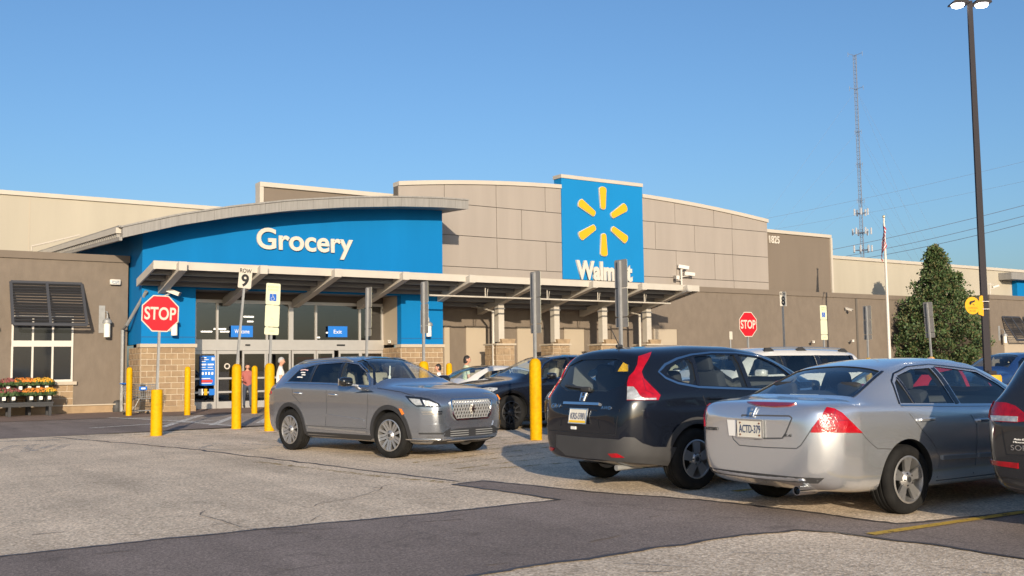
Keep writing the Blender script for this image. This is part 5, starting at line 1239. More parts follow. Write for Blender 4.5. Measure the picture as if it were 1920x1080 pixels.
# --- boxy white-roofed wagon nose to nose with the black crossover
spF = dict(L=5.12, ra=1.1, fa=4.09, wr=.36, rr=.235, tr=1.66,
    top=[(0, .95), (.04, 1.15), (.10, 1.50), (.18, 1.63), (.45, 1.68), (1.4, 1.71), (2.6, 1.71), (3.05, 1.66), (3.4, 1.50), (3.85, 1.16), (4.0, 1.12), (4.7, 1.04), (5.0, .95), (5.12, .82)],
    belt=[(0, .92), (.1, 1.14), (2.0, 1.13), (3.6, 1.10), (4.6, .98), (5.12, .76)],
    W=[(0, .84), (.06, .90), (.25, .955), (1.1, .965), (4.1, .965), (4.8, .9), (5.05, .78), (5.12, .7)],
    Wr=[(0, .78), (.2, .74), (2.0, .74), (3.2, .72), (3.9, .78), (5.12, .6)],
    bot=[(0, .34), (.3, .26), (1, .22), (4.1, .21), (5.12, .28)], shd=.16, drop=.06,
    cab=(.20, 3.72), floor=.5, seat=.6,
    side=[('quarter_window', [(.42, 1.20), (1.36, 1.20), (1.36, 1.545), (.36, 1.54)], 'p'), ('rear_door_window', [(1.5, 1.20), (2.36, 1.20), (2.36, 1.545), (1.5, 1.545)], 'p'), ('front_door_window', [(2.46, 1.20), (3.44, 1.18), (3.15, 1.46), (2.95, 1.54), (2.46, 1.545)], 'c')],
    wind=[(3.05, -.62), (3.05, .62), (3.64, .74), (3.68, 0), (3.64, -.74)], windz=1.0,
    backx=[(-.66, 1.22), (.66, 1.22), (.62, 1.56), (-.62, 1.56)], backm='p', backd=.9)
c = Car('wagon', 'boxy white wagon with roof rails and dark windows behind the black crossover', spF, P_WHITE, (12.25+5.12-1.1, 13.95), R_(180)).body()
c.wheels('fan'); c.interior(M_CLOTH, 2.7); c.mirrors(3.35, 1.22, P_WHITE)
for sg in (-1, 1):
    rl_ = MB()
    pts = [c.hit('top', 1, (x, sg*.66))[0]+Vector((0, 0, .05)) for x in (.55, 1.2, 2.0, 2.6)]; rl_.tube(pts, .02, 8); ro_ = rl_.build('roof_rail', M_RIM, c.root, smooth=50)
    for x in (.5, 1.75, 2.65):
        h = c.hit('top', 1, (x, sg*.66))[0]; MB().prism([(-.16, -.01), (.12, -.01), (.10, .06), (-.04, .065)], h+Vector((0, -.02, 0)), (1, 0, 0), (0, 0, 1), (0, .04, 0)).build('rail_foot', M_PLAS, ro_)
    c.strip('window_seam', [(1.43, 1.2), (1.43, 1.545)], 'side', sg, .13, M_GLOSSB, .004); c.strip('window_seam', [(2.41, 1.2), (2.41, 1.545)], 'side', sg, .10, M_GLOSSB, .004); c.strip('window_seam', [(.40, 1.2), (.36, 1.54)], 'side', sg, .10, M_GLOSSB, .004)
CARS.append(c)

# --- red hatchback seen through the silver sedan's windows
c = Car('sedan', 'red car seen over and through the silver sedan, pink bow on its roof', spA, P_REDC, (11.95+(4.82-1.1), 9.95), R_(180)).body()
c.wheels('dark'); c.interior(M_CLOTH, 2.12); c.mirrors(2.90, .99, P_REDC); CARS.append(c); c.root.scale = (.93, .96, .95); c.root.location.x = 11.95+4.82*.93
REDC = c

# --- blue crossover by the lamp post
c = Car('crossover', 'blue crossover facing left behind the parking lot lamp post', spC, P_BLUEC, (27.0+4.53-.97, 17.2), R_(180)).body()
c.wheels('dark'); c.interior(M_CLOTH, 2.0); c.mirrors(2.74, 1.12, P_BLUEC)
for sg in (-1, 1):
    c.patch('headlight', chaikin([(4.0, .86), (4.4, .74), (4.46, .80), (4.2, .90)], 1), 'side', sg, M_CLEAR, .008, .02, .06)
    c.strip('pillar_trim', [(1.08, 1.16), (1.165, 1.48)], 'side', sg, .05, M_GLOSSB, .004); c.strip('pillar_trim', [(1.905, 1.12), (1.91, 1.505)], 'side', sg, .07, M_GLOSSB, .004)
CARS.append(c)
def at_depth(u, v, d): return EYEV+ray(u, v)*d
# ------------------------------------------------------------------ signs and bollards
M_SRED = pm('stop_sign_red', (.50, .006, .014), .4); M_SWH = pm('sign_reflective_white', (.54, .49, .41), .4)
M_SPALE = pm('sign_pale_yellow_green', (.60,.60,.42), .45, var=.05, scale=6); M_SIGNBK = pm('sign_aluminium_back', (.22, .21, .20), .7, .1, var=.12, scale=5)
M_BLKP = pm('black_print', (.012, .012, .012), .5); M_GRNP = pm('green_print', (.25, .42, .20), .6); M_ISA = pm('access_blue', srgb(20, 90, 180), .45)
BOL_TALL = MB().lathe([(.115, 0), (.115, 1.42), (.108, 1.48), (.085, 1.525), (.05, 1.548), (0, 1.555)], n=24).mesh('bollard_sleeve', M_YELB, smooth=50)
BOL_SQ = MB().lathe([(.125, 0), (.12, .98), (.11, 1.0), (0, 1.0)], n=24).mesh('bollard_sleeve', M_YELB, smooth=50)
BOL_STORE = MB().lathe([(.095, 0), (.095, 1.42), (.09, 1.46), (.07, 1.50), (.04, 1.52), (0, 1.525)], n=24).mesh('bollard_sleeve', M_YELB, smooth=50)
def rrect(w, h, r=.03, n=4):
    out = []
    for cx, cy, a in ((w/2-r, h/2-r, 0), (-w/2+r, h/2-r, 90), (-w/2+r, -h/2+r, 180), (w/2-r, -h/2+r, 270)):
        out += [(cx+r*math.cos(R_(a+90*k/n)), cy+r*math.sin(R_(a+90*k/n))) for k in range(n+1)]
    return out
class Post:
    def __init__(s, name, label, cat, base, ztop, dx=0., dy=0., bol=None, bh=1.5, r=.026, group=None):
        s.root = thing(name, label, cat, (base[0], base[1], 0), 0, group); s.dx, s.dy, s.zt, s.bh = dx, dy, ztop, bh if bol else 0
        if bol: link('bollard', bol, s.root)
        z0 = (bh-.06 if bol else 0)
        m = MB()
        m.beam(s.at(z0), s.at(ztop), .05, .05, (0, 1, 0)) ; s.pole = m.build('pole', M_GALV, s.root)
    def at(s, z): t = max(0, (z-s.bh)/(s.zt-s.bh)); return Vector((s.dx*t, s.dy*t, z))
    def axes(s, face):
        tl = Vector((s.dx, s.dy, s.zt-s.bh)).normalized()
        if face == '-Y': n = Vector((0, -1, 0)); u = Vector((1, 0, 0))
        else: n = Vector((1, 0, 0)); u = Vector((0, 1, 0))
        u = (u-tl*u.dot(tl)).normalized(); return u, tl, u.cross(tl)*(-1 if False else 1) if u.cross(tl).dot(n) > 0 else -u.cross(tl)
    def plate(s, name, z, poly, mat, face='-Y', back=None):
        u, v, n = s.axes(face); o = s.at(z)+n*.03
        p = MB().prism(poly, o, u, v, n*.004).build(name, mat, s.root)
        if back: MB().prism([(a*.998, b*.998) for a, b in poly], o, u, v, -n*.003).build('sign_back', back, p)
        return p, o+n*.0045, u, v, n
def isa(parent, o, u, v, n, s):
    MB().prism(rrect(s, s, .1*s), o, u, v, n*.001).build('access_symbol_field', M_ISA, parent)
    w = MB(); o2 = o+n*.0015; k = s/2
    w.prism([(.16*k*math.cos(a)-.12*k, .72*k+.15*k*math.sin(a)) for a in np.linspace(0, 2*math.pi, 12)[:-1]], o2, u, v, n*.001)
    for a, b in (((-.12, .5), (-.08, .0)), ((-.08, .0), (.3, -.02)), ((.3, -.02), (.45, -.5)), ((.45, -.5), (.62, -.42)), ((-.1, .28), (.25, .26))):
        a, b = Vector(a)*k, Vector(b)*k; d = (b-a).normalized(); q = Vector((-d.y, d.x))*.06*k
        w.prism([tuple(a+q), tuple(a-q), tuple(b-q), tuple(b+q)], o2, u, v, n*.001)
    pts = [(-.12*k+.46*k*math.cos(R_(a)), -.36*k+.46*k*math.sin(R_(a))) for a in range(110, 372, 14)]
    for a, b in zip(pts[:-1], pts[1:]):
        a, b = Vector(a), Vector(b); d = (b-a).normalized(); q = Vector((-d.y, d.x))*.055*k; w.prism([tuple(a+q), tuple(a-q), tuple(b-q), tuple(b+q)], o2, u, v, n*.001)
    w.build('access_symbol', M_SWH, parent)
def stop_sign(label, base, zc, dx, bol, size=.80):
    p = Post('stop_sign', label, 'stop sign', base, zc+.38, dx, 0, bol, 1.0); c = 1/math.cos(math.pi/8)
    oc = [(size/2*c*math.cos(math.pi/8+k*math.pi/4), size/2*c*math.sin(math.pi/8+k*math.pi/4)) for k in range(8)]
    pl, o, u, v, n = p.plate('sign_plate', zc, oc, M_SWH, '-Y', M_SIGNBK)
    MB().prism([(a*.94, b*.94) for a, b in oc], o, u, v, n*.001).build('sign_face', M_SRED, pl)
    text('sign_words', 'STOP', o+n*.0015, u, v, .68, .285, M_SWH, pl, bold=.022, depth=.002)
    return p
b = PZ(293, 817); c = PY(300.5, 588, b.y); stop_sign('red STOP sign on a short yellow bollard in front of the blue entrance tower', b, c.z, (c.x-b.x)*1.05, BOL_SQ)
stop_sign('small far red STOP sign in front of the plain taupe wall', (24.5, 22.95), 2.66, -.02, BOL_SQ, .80)
def row_sign(label, base, ztop, dx, num):
    p = Post('row_number_sign', label, 'sign', base, ztop, dx, 0, BOL_TALL, 1.54)
    pl, o, u, v, n = p.plate('sign_plate', ztop-.24, rrect(.33, .50, .03), M_SWH, '-Y', M_SIGNBK)
    text('sign_words', 'ROW', o+v*.175, u, v, .29, .105, M_BLKP, pl, bold=.02, depth=.002)
    text('sign_number', num, o-v*.06, u, v, .19, .31, M_BLKP, pl, bold=.03, depth=.002)
b = PZ(443, 804); c = PY(459, 523, b.y); row_sign('white ROW 9 sign on a leaning pole above a tall yellow bollard', b, 3.87, c.x-b.x+.02, '9')
row_sign('white ROW 8 sign on a pole before the taupe wall', (27.4, 24.0), 3.86, -.03, '8')
def reserved(label, base, ztop, dx, face, bol=BOL_TALL, dy=0.):
    p = Post('reserved_parking_sign', label, 'sign', base, ztop-.02, dx, dy, bol, 1.54, group=None)
    z = ztop-.25; bk = M_SIGNBK
    pl, o, u, v, n = p.plate('sign_plate', z, rrect(.345, .50, .035), M_SPALE, face, bk)
    text('sign_words', 'RESERVED', o+v*.165, u, v, .27, .05, M_GRNP, pl, bold=.0, depth=.002); text('sign_words', 'PARKING', o+v*.095, u, v, .24, .05, M_GRNP, pl, bold=.0, depth=.002)
    isa(pl, o-v*.08, u, v, n, .165)
    pl2, o, u, v, n = p.plate('penalty_plate', z-.51, rrect(.345, .50, .035), M_SPALE, face, bk); 
    MB().prism([(-.03, .0), (.03, -.035), (.033, -.028), (-.027, .007)], o-v*.05, u, v, n*.001).build('scratch', M_GRNP, pl2)
    pl3, o, u, v, n = p.plate('van_plate', z-.86, rrect(.345, .17, .03), M_SPALE, face, bk); text('sign_words', 'VAN', o, u, v, .12, .035, M_GRNP, pl3, bold=0, depth=.002)
    return p
b = PZ(505, 808); c = PY(512, 531, b.y); reserved('pale reserved-parking sign stack with blue wheelchair symbol in front of the store doors', b, 3.40, c.x-b.x, '-Y')
reserved('far pale reserved-parking sign stack with blue wheelchair symbol before the taupe wall', (28.5, 23.2), 3.38, -.02, '-Y')
for lab, bx_, by_, zt_, dx in (('back of a sign pole in front of the store exit doors, left of the pair', 10.8, 22.5, 3.38, .03), ('back of a sign pole in front of the right blue pillar', 11.25, 20.45, 3.38, 0.), ('back of a tall sign pole on the yellow bollard beside the black crossover', 11.22, 15.98, 3.23, 0.), ('back of the tallest grey sign pole covering part of the logo letters', 11.5, 13.75, 3.26, 0.0), ('back of a grey sign pole left of the flagpole', 30.2, 22.7, 3.38, 0.), ('back of a grey sign pole in front of the tree', 30.6, 20.5, 3.38, -.12)):
    reserved(lab, (bx_, by_), zt_, dx, '+X')
for lab, u, v in (('yellow bollard behind the shopping cart by the brick base', 241.5, 780), ('plain yellow bollard at the right end of the left brick base', 351, 779), ('plain yellow bollard in front of the sliding doors', 477, 776)):
    p = PZ(u, v); e = thing('bollard', lab, 'bollard', (p.x, p.y, .012)); link('sleeve', BOL_STORE, e); MB().lathe([(.099, .12), (.099, .145), (.096, .147)], n=24).build('band', M_YELB, e)
p = at_depth(842, 684, 31); e = thing('bollard', 'yellow bollard top just showing behind the white sedan roof', 'bollard', (p.x, p.y, .012)); link('sleeve', BOL_STORE, e)

# ------------------------------------------------------------------ parking lot lamp
p = at_depth(1852, 703, 24); lp = thing('parking_lot_lamp', 'tall dark lamp post with two lit heads on a yellow concrete base', 'lamp post', (p.x, p.y, 0))
M_POLE = pm('bronze_painted_pole', (.040, .036, .040), .8, 0, spec=.15); M_BASEY = pm('yellow_painted_concrete', (.60,.33,.02), .7, var=.08, scale=4)
MB().lathe([(.30, 0), (.30, 1.02), (.28, 1.06), (0, 1.06)], n=20).build('concrete_base', M_BASEY, lp, smooth=40)
MB().rbox((0, 0, 1.11), (.30, .30, .10), .02, 1).build('base_cover', M_POLE, lp)
topz = at_depth(1815, -9, 24).z
MB().lathe([(.105, 1.1), (.075, topz+.1), (0, topz+.1)], n=4).build('pole', M_POLE, lp, smooth=30)
M_LED = emit('lit_lamp_lens', (1, .96, .88), 12)
for sg in (-1, 1):
    ax = V3(RT.x, RT.y, 0).normalized()*sg
    h = MB(); h.prism([(.06, .02), (.12, .10), (.30, .16), (.46, .06), (.47, .02)], (0, 0, topz), ax, (0, 0, 1), ax.cross(V3(0, 0, 1))*.34)
    for i in range(len(h.v)): q = Vector(h.v[i])-ax.cross(V3(0, 0, 1))*.17; h.v[i] = tuple(q)
    ho = h.build('lamp_head', M_POLE, lp); l = MB().lathe([(0, -.055), (.08, -.05), (.13, -.03), (.15, .018), (0, .018)], ax*.29+V3(0, 0, topz), n=20).build('lens', M_LED, ho, smooth=40)
cs = wthing('camera_warning_sign', 'round yellow CAMERAS IN USE sign fixed to the lamp post', 'sign', (p.x, p.y, 2.9))
cc = at_depth(1823, 573, 23.9); u_, v_ = V3(1, -.35, 0).normalized(), V3(0, 0, 1); n_ = u_.cross(v_)
M_CYEL = pm('camera_sign_yellow', (.66, .33, .008), .45)
r_ = .205; di = MB().prism([(r_*math.cos(a), r_*math.sin(a)) for a in np.linspace(0, 2*math.pi, 33)[:-1]], cc, u_, v_, n_*.01).build('disc', M_CYEL, cs)
MB().prism([(.15, -.2), (.29, -.25), (.30, -.21), (.30, .23), (.25, .24), (.2, .2)], cc-n_*.004, u_, v_, n_*.012).build('mounting_flange', M_CYEL, cs)
cb = MB(); cb.prism([(-.07, .045), (.06, .085), (.08, .13), (-.06, .10), (-.09, .07)], cc+n_*.0105, u_, v_, n_*.003); cb.prism([(-.10, .04), (-.06, .015), (-.02, .05), (-.05, .07)], cc+n_*.0105, u_, v_, n_*.003); cb.prism([(.0, .02), (.06, .005), (.06, .018), (.0, .035)], cc+n_*.0105, u_, v_, n_*.003)
cb.build('camera_symbol', M_BLKP, cs)
text('sign_words', 'CAMERAS', cc-v_*.055+n_*.0105, u_, v_, .27, .05, pm('brown_print', (.25, .13, .01), .5), cs, bold=.0, depth=.002); text('sign_words', 'IN USE', cc-v_*.125+n_*.0105, u_, v_, .17, .05, MATS['brown_print'], cs, bold=.0, depth=.002)
for z in (.1, -.08): MB().tube([cc+u_*.27+v_*z+n_*.01, cc+u_*.46+v_*z+n_*.01], .010, 6).build('strap', M_WHITE, cs)

# ------------------------------------------------------------------ flagpole and flag
fy = 31.6; ft = PY(1657, 405, fy); fp = thing('flagpole', 'tall white flagpole with gold ball in front of the cream wall', 'flagpole', (ft.x, fy, 0))
MB().lathe([(.085, 0), (.075, 4), (.045, ft.z-.1), (0, ft.z-.1)], n=16).build('pole', M_WHITE, fp, smooth=40)
MB().lathe([(.0, -.08), (.06, -.05), (.08, 0), (.06, .05), (0, .08)], (0, 0, ft.z-.03), n=14).build('ball', pm('pale_gold', (.7, .62, .4), .3, .6), fp, smooth=60)
fl = wthing('flag', 'furled striped red and white flag with blue canton hanging on the flagpole', 'flag', (ft.x, fy, ft.z-2.6))
M_FR = pm('flag_red', srgb(190, 40, 55), .8); M_FW = pm('flag_white', (.75, .7, .66), .8); M_FB = pm('flag_blue', srgb(40, 55, 105), .8)
def flag_pt(s, t):     # s along the hoist (0 top .. 1), t along the fly; hangs down in folds
    drop = 1.15*t; x = -.02-.46*math.sin(min(1, t*1.1)*math.pi*.55)*(1-.35*t)+.10*math.sin(t*9+s*2); y = .12*math.sin(t*7+s*3)-.02
    return Vector((ft.x+x*(.35+.65*s), fy-.06+y, ft.z-.25-s*1.25-drop*(.55+.2*s)))
for k in range(13):
    m = MB(); v = []; f = []
    for j in range(17):
        t = j/16
        v += [flag_pt(k/13, t), flag_pt((k+1)/13, t)]
    f = [(2*j, 2*j+1, 2*j+3, 2*j+2) for j in range(16)]
    if k < 7:
        f1 = f[:7]; MB().add(v, f1).build('canton_strip', M_FB, fl, smooth=60); f = f[7:]
    MB().add(v, f).build('stripe', M_FR if k % 2 == 0 else M_FW, fl, smooth=60)

# ------------------------------------------------------------------ radio mast and wires
M_MAST = pm('haze_tinted_steel', (.15, .18, .24), .7); D = 230.  # steel grey with the blue of distant haze painted into its colour
mb0 = at_depth(1621, 560, D); ms = thing('radio_mast', 'thin guyed lattice radio mast with antennas behind the store', 'radio mast', (mb0.x, mb0.y, 0))
top = at_depth(1602, 92, D); H = top.z; w = .42; lat = MB()
cn = [(w, 0), (-w/2, w*.87), (-w/2, -w*.87)]
for x, y in cn: lat.tube([(x, y, 0), (x, y, H)], .075, 5)
z = 0; k = 0
while z < H-1:
    for i in range(3):
        a, b_ = cn[i], cn[(i+1) % 3]; lat.tube([(a[0], a[1], z), (b_[0], b_[1], z+.9)], .035, 3); lat.tube([(a[0], a[1], z), (b_[0], b_[1], z)], .035, 3)
    z += .9
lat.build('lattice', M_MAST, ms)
def hz_of(v, u=1610): return at_depth(u, v, D).z
M_ANT = pm('antenna_white', (.45, .45, .46), .6)
for v, r, n in ((396, 1.5, 5), (433, 2.0, 6), (466, 2.0, 7)):
    z = hz_of(v); pl = MB()
    for i in range(3):
        a = i*2*math.pi/3+.4; b_ = a+2*math.pi/3; pl.tube([(r*math.cos(a), r*math.sin(a), z-.3), (r*math.cos(b_), r*math.sin(b_), z-.3)], .07, 4); pl.tube([(0, 0, z-.3), (r*math.cos(a), r*math.sin(a), z-.3)], .07, 4)
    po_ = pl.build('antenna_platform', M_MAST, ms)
    for i in range(n): a = i*2*math.pi/n; MB().box((r*math.cos(a), r*math.sin(a), z), (.26, .26, 1.5)).build('panel_antenna', M_ANT, po_)
for v, r in ((93, 1.8), (159, 1.7), (243, .8), (306, .8), (375, .9)):
    z = hz_of(v); pl = MB()
    for i in range(3): a = i*2*math.pi/3+.7; pl.tube([(0, 0, z), (r*math.cos(a), r*math.sin(a), z+.25)], .06, 4); pl.tube([(r*math.cos(a), r*math.sin(a), z-.5), (r*math.cos(a), r*math.sin(a), z+.6)], .06, 4)
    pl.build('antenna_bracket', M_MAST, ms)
gy = MB()
for i in range(3):
    a = i*2*math.pi/3+2.2
    for z in (hz_of(160), hz_of(240), hz_of(305), hz_of(372)): gy.tube([(0, 0, z), (48*math.cos(a), 48*math.sin(a), 0)], .016, 3)
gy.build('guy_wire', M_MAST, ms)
WD = 150.
for i, (a, b_, r) in enumerate((((1440, 409), (1920, 303), .016), ((1440, 432), (1920, 340), .014), ((1560, 468), (1920, 385), .036), ((1600, 478), (1920, 405), .036), ((1640, 481), (1920, 419), .036))):
    q0, q1 = at_depth(*a, WD), at_depth(*b_, WD*.86); d = q1-q0; pts = []
    for k in range(25): t = -.6+2.2*k/24; pts.append(q0+d*t+V3(0, 0, (t-.5)**2*.9-.225))
    names = ['uppermost thin power line crossing the sky behind the lamp post', 'second thin power line from the top behind the lamp post', 'upper of the three thick power lines above the cream wall', 'middle of the three thick power lines above the cream wall', 'lowest of the three thick power lines above the cream wall']
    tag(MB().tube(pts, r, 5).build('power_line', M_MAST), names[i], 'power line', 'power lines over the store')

# ------------------------------------------------------------------ tree
tx, ty = 54.55, 36.0; tr = thing('evergreen_tree', 'dense dark green cone-shaped tree against the taupe wall', 'tree', (tx, ty, 0))
M_LEAF = bpy.data.materials.new('leaf_green'); M_LEAF.use_nodes = True; nt = M_LEAF.node_tree; pb_ = nt.nodes['Principled BSDF']; oi = nt.nodes.new('ShaderNodeNewGeometry'); cr = nt.nodes.new('ShaderNodeValToRGB')
cr.color_ramp.elements[0].color = (.038, .074, .026, 1); cr.color_ramp.elements[1].color = (.14, .165, .045, 1); e_ = cr.color_ramp.elements.new(.55); e_.color = (.070, .12, .036, 1)
e_ = cr.color_ramp.elements.new(.985); e_.color = (.14, .11, .05, 1)
nt.links.new(oi.outputs['Random Per Island'], cr.inputs[0]); nt.links.new(cr.outputs[0], pb_.inputs['Base Color']); pb_.inputs['Roughness'].default_value = .65
MATS['leaf_green'] = M_LEAF; M_BARK = pm('grey_brown_bark', (.09, .07, .05), .9, var=.3, scale=8)
tk = MB(); tk.tube([(0, 0, 0), (.03, .02, 1.5), (0, 0, 4), (.05, 0, 6.8)], [.16, .13, .09, .03], 10)
rnd = random.Random(5)
def crad(z):  # crown radius by height
    return float(np.interp(z, [.45, .9, 1.8, 2.8, 3.9, 4.7, 5.4, 6.2, 7.0, 7.9], [1.0, 1.7, 2.25, 2.42, 2.20, 1.65, 1.0, .7, .40, .05]))
lv, lf = [], []
sprays = []
for i in range(120):     # branch tips, each with its own clump of sprays
    z = .5+7.2*((i+rnd.random())/120)**1.2; a = i*2.39996+rnd.uniform(-.4, .4); R0 = crad(z)*rnd.uniform(.72, 1.12)
    ctr = Vector((R0*math.cos(a), R0*math.sin(a), z+rnd.uniform(0, .35))); sz = rnd.uniform(.22, .48)*(.35+.65*min(1, crad(z)/1.6))
    for q in range(13):
        d = Vector((rnd.gauss(0, 1), rnd.gauss(0, 1), rnd.gauss(0, .9)))*sz*.62; c_ = ctr+d
        if c_.z < .3: continue
        sprays.append((c_, math.atan2(c_.y, c_.x)))
    for q in range(3): t_ = rnd.uniform(.3, .8); sprays.append((Vector((ctr.x*t_, ctr.y*t_, z-.25+rnd.gauss(0, .2))), a))
for k in range(60):  # the second, lower leader on the right
    z = 4.6+1.9*rnd.random(); a = rnd.uniform(0, 6.28); r = max(.05, (6.6-z)*.28)*rnd.random()**.5; sprays.append((Vector((1.25*RT.x+r*math.cos(a), 1.25*RT.y+r*math.sin(a), z)), a))
for k in range(30):
    z = 7.0+1.1*rnd.random(); a = rnd.uniform(0, 6.28); r = max(.03, (8.2-z)*.3)*rnd.random()**.5; sprays.append((Vector((r*math.cos(a), r*math.sin(a), z)), a))
for i, (c_, a) in enumerate(sprays):
    if i % 9 == 0: tk.tube([(0, 0, max(.4, c_.z-1.0)), c_*.6+V3(0, 0, (c_.z-.5)*.4), c_*.95], [.03, .018, .006], 4)
    for q in range(20):
        d = Vector((rnd.gauss(0, 1), rnd.gauss(0, 1), rnd.gauss(.25, 1))).normalized(); p_ = c_+d*rnd.uniform(.02, .26)
        ln = rnd.uniform(.09, .17); wd = ln*rnd.uniform(.35, .5); dr = (d+Vector((0, 0, .6))+Vector((math.cos(a), math.sin(a), 0))*.6).normalized(); sd_ = dr.cross(Vector((rnd.gauss(0, 1), rnd.gauss(0, 1), rnd.gauss(0, 1)))).normalized()
        b0 = len(lv); lv += [p_, p_+dr*ln*.5+sd_*wd, p_+dr*ln, p_+dr*ln*.5-sd_*wd]; lf.append((b0, b0+1, b0+2, b0+3))
MB().add(lv, lf).build('crown', M_LEAF, tr); tk.build('trunk', M_BARK, tr, smooth=60)

# ------------------------------------------------------------------ wall fixtures
def wall_lamp(label, u, v0, v1, y, face=-1):
    a, b_ = PY(u, v0, y-.28), PY(u, v1, y-.28); e = wthing('wall_lamp', label, 'wall lamp', (a.x, y, b_.z)); r = .105
    MB().lathe([(0, 0), (r, .0), (r, a.z-b_.z), (0, a.z-b_.z)], (a.x, y-.28, b_.z), n=20).build('glass_cylinder', pm('lamp_opal_glass', (.82, .78, .68), .35), e, smooth=40)
    MB().lathe([(.02, .30), (.03, .18), (.14, .10), (.16, .0), (.1, .0)], (a.x, y-.28, a.z+.0), n=20).build('hood', M_GALV, e, smooth=40)
    MB().tube([(a.x, y-.28, a.z+.25), (a.x, y-.22, a.z+.40), (a.x, y-.02, a.z+.42)], .02, 8).build('arm', M_GALV, e)
    MB().bb(a.x-.22, a.x-.02, y-.02, y-.001, b_.z+.15, a.z+.62).build('back_plate', M_GALV, e)
wall_lamp('white cylinder wall lamp on the left taupe wall beside the shutter', 201, 606, 632, YL)
wall_lamp('white cylinder wall lamp behind the near STOP sign on the blue pillar', 327, 606, 629, YT)
wall_lamp('white cylinder wall lamp on the right blue pillar', 804, 611, 631, YT)
wall_lamp('white cylinder wall lamp on the far right wing under the shutter', 1884, 630, 643, jc.y)
a = PY(216, 529, YL-.1); e = wthing('emergency_light', 'small white emergency light box high on the left taupe wall', 'wall light', (a.x, YL, a.z)); MB().rbox((a.x, YL-.085, a.z), (.36, .16, .2), .04, 2).build('housing', M_WHITE, e, smooth=40); MB().bb(a.x-.12, a.x+.12, YL-.17, YL-.1655, a.z-.06, a.z+.05).build('lens', M_CLEAR, e)
def cctv(label, u, v, y, aim=(.6, -.8, -.25), arm=(0, .35, .12), s=1.):
    p_ = PY(u, v, y); e = wthing('security_camera', label, 'camera', tuple(p_)); d = Vector(aim).normalized()
    MB().beam(p_-d*.16*s, p_+d*.16*s, .10*s, .09*s).build('housing', M_WHITE, e); MB().beam(p_-d*.17*s+V3(0, 0, .055*s), p_+d*.2*s+V3(0, 0, .055*s), .13*s, .015).build('sun_shield', M_WHITE, e)
    MB().lathe([(0, 0), (.035*s, 0), (.035*s, .01)], p_+d*.162*s, 'Y', 12).build('lens', M_BLACK, e); MB().tube([p_, p_+Vector(arm)*.6, p_+Vector(arm)], .018, 6).build('bracket', M_WHITE, e)
cctv('white security camera on an arm under the left end of the canopy', 325, 548, YT-.45, (.75, -.5, -.35), (-.25, .44, -.12), 1.35)
cctv('small white security camera on the brick right of the doors', 731, 642, YT+.8, (-.5, -.8, .1), (.15, .3, -.05), 1.)
cctv('white security camera on the plain taupe wall right of the far reserved sign', 1592, 580, YW-.3, (.2, -.9, -.3), (0, .29, -.1), 1.2)
cctv('tiny white fixture low on the taupe wall left of the far reserved sign', 1524, 642, YW-.3, (-.6, -.8, .1), (0, .29, 0), 1.1)
cctv('tiny white fixture low on the taupe wall right of the far reserved sign', 1598, 640, YW-.3, (-.6, -.8, .1), (0, .29, 0), 1.1)
p_ = PY(1279, 522, YW-.0); e = wthing('security_camera', 'cluster of three white security cameras on a short mast above the canopy', 'camera', (p_.x, YW-.05, 5.34)); zc_ = 5.34
MB().tube([(p_.x, YW+.05, zc_), (p_.x, YW+.05, zc_+.95)], .05, 8).build('mast', M_WHITE, e)
for dx_, z_, aim in ((.05, .95, (.9, -.4, -.15)), (.45, .62, (.9, -.3, -.1)), (-.45, .42, (-.4, -.9, -.1))):
    d = Vector(aim).normalized(); c_ = V3(p_.x+dx_, YW-.05, zc_+z_); MB().beam(c_-d*.28, c_+d*.28, .17, .17).build('camera_housing', M_WHITE, e); MB().tube([(p_.x, YW+.05, zc_+z_-.15), c_-V3(0, 0, .08)], .03, 6).build('arm', M_WHITE, e)
p_ = PY(1857, 552, jc.y+.2); e = wthing('roof_antenna', 'thin white camera mast on the far right wing roof', 'antenna', (p_.x, jc.y+.2, 5.36)); m = MB(); m.tube([(p_.x, jc.y+.2, 5.36), (p_.x, jc.y+.2, 6.1)], .025, 6); m.tube([(p_.x-.3, jc.y+.2, 6.02), (p_.x+.35, jc.y+.2, 6.02)], .02, 6); m.tube([(p_.x, jc.y+.2, 5.75), (p_.x+.45, jc.y+.2, 5.78)], .02, 6); m.build('mast', M_WHITE, e); MB().beam((p_.x+.3, jc.y+.2, 5.85), (p_.x+.6, jc.y, 5.95), .12, .1).build('camera_housing', M_WHITE, e)
p_ = PY(1369, 622, 30.); e = thing('small_sign', 'small blank cream sign on a thin post left of the far STOP sign', 'sign', (p_.x, 30., 0)); MB().tube([(0, 0, 0), (0, 0, p_.z)], .03, 8).build('post', M_GALV, e); MB().rbox((0, -.04, p_.z-.16), (.17, .03, .34), .012, 1).build('plate', M_SWH, e)

# ------------------------------------------------------------------ things along the store front
# ash urn
p_ = PZ(223, 773); e = thing('smoking_receptacle', 'black bottle-shaped ash receptacle beside the cart', 'ash bin', (p_.x, p_.y+.3, .012)); M_URN = pm('black_moulded_plastic', (.035, .034, .034), .6)
MB().lathe([(0, 0), (.24, 0), (.25, .05), (.235, .30), (.20, .38), (.10, .44), (.065, .56), (.055, .95), (.045, 1.02), (0, 1.03)], n=24).build('body', M_URN, e, smooth=50)
MB().lathe([(.252, .10), (.256, .12), (.252, .14)], n=24).build('base_ring', M_URN, e, smooth=50)
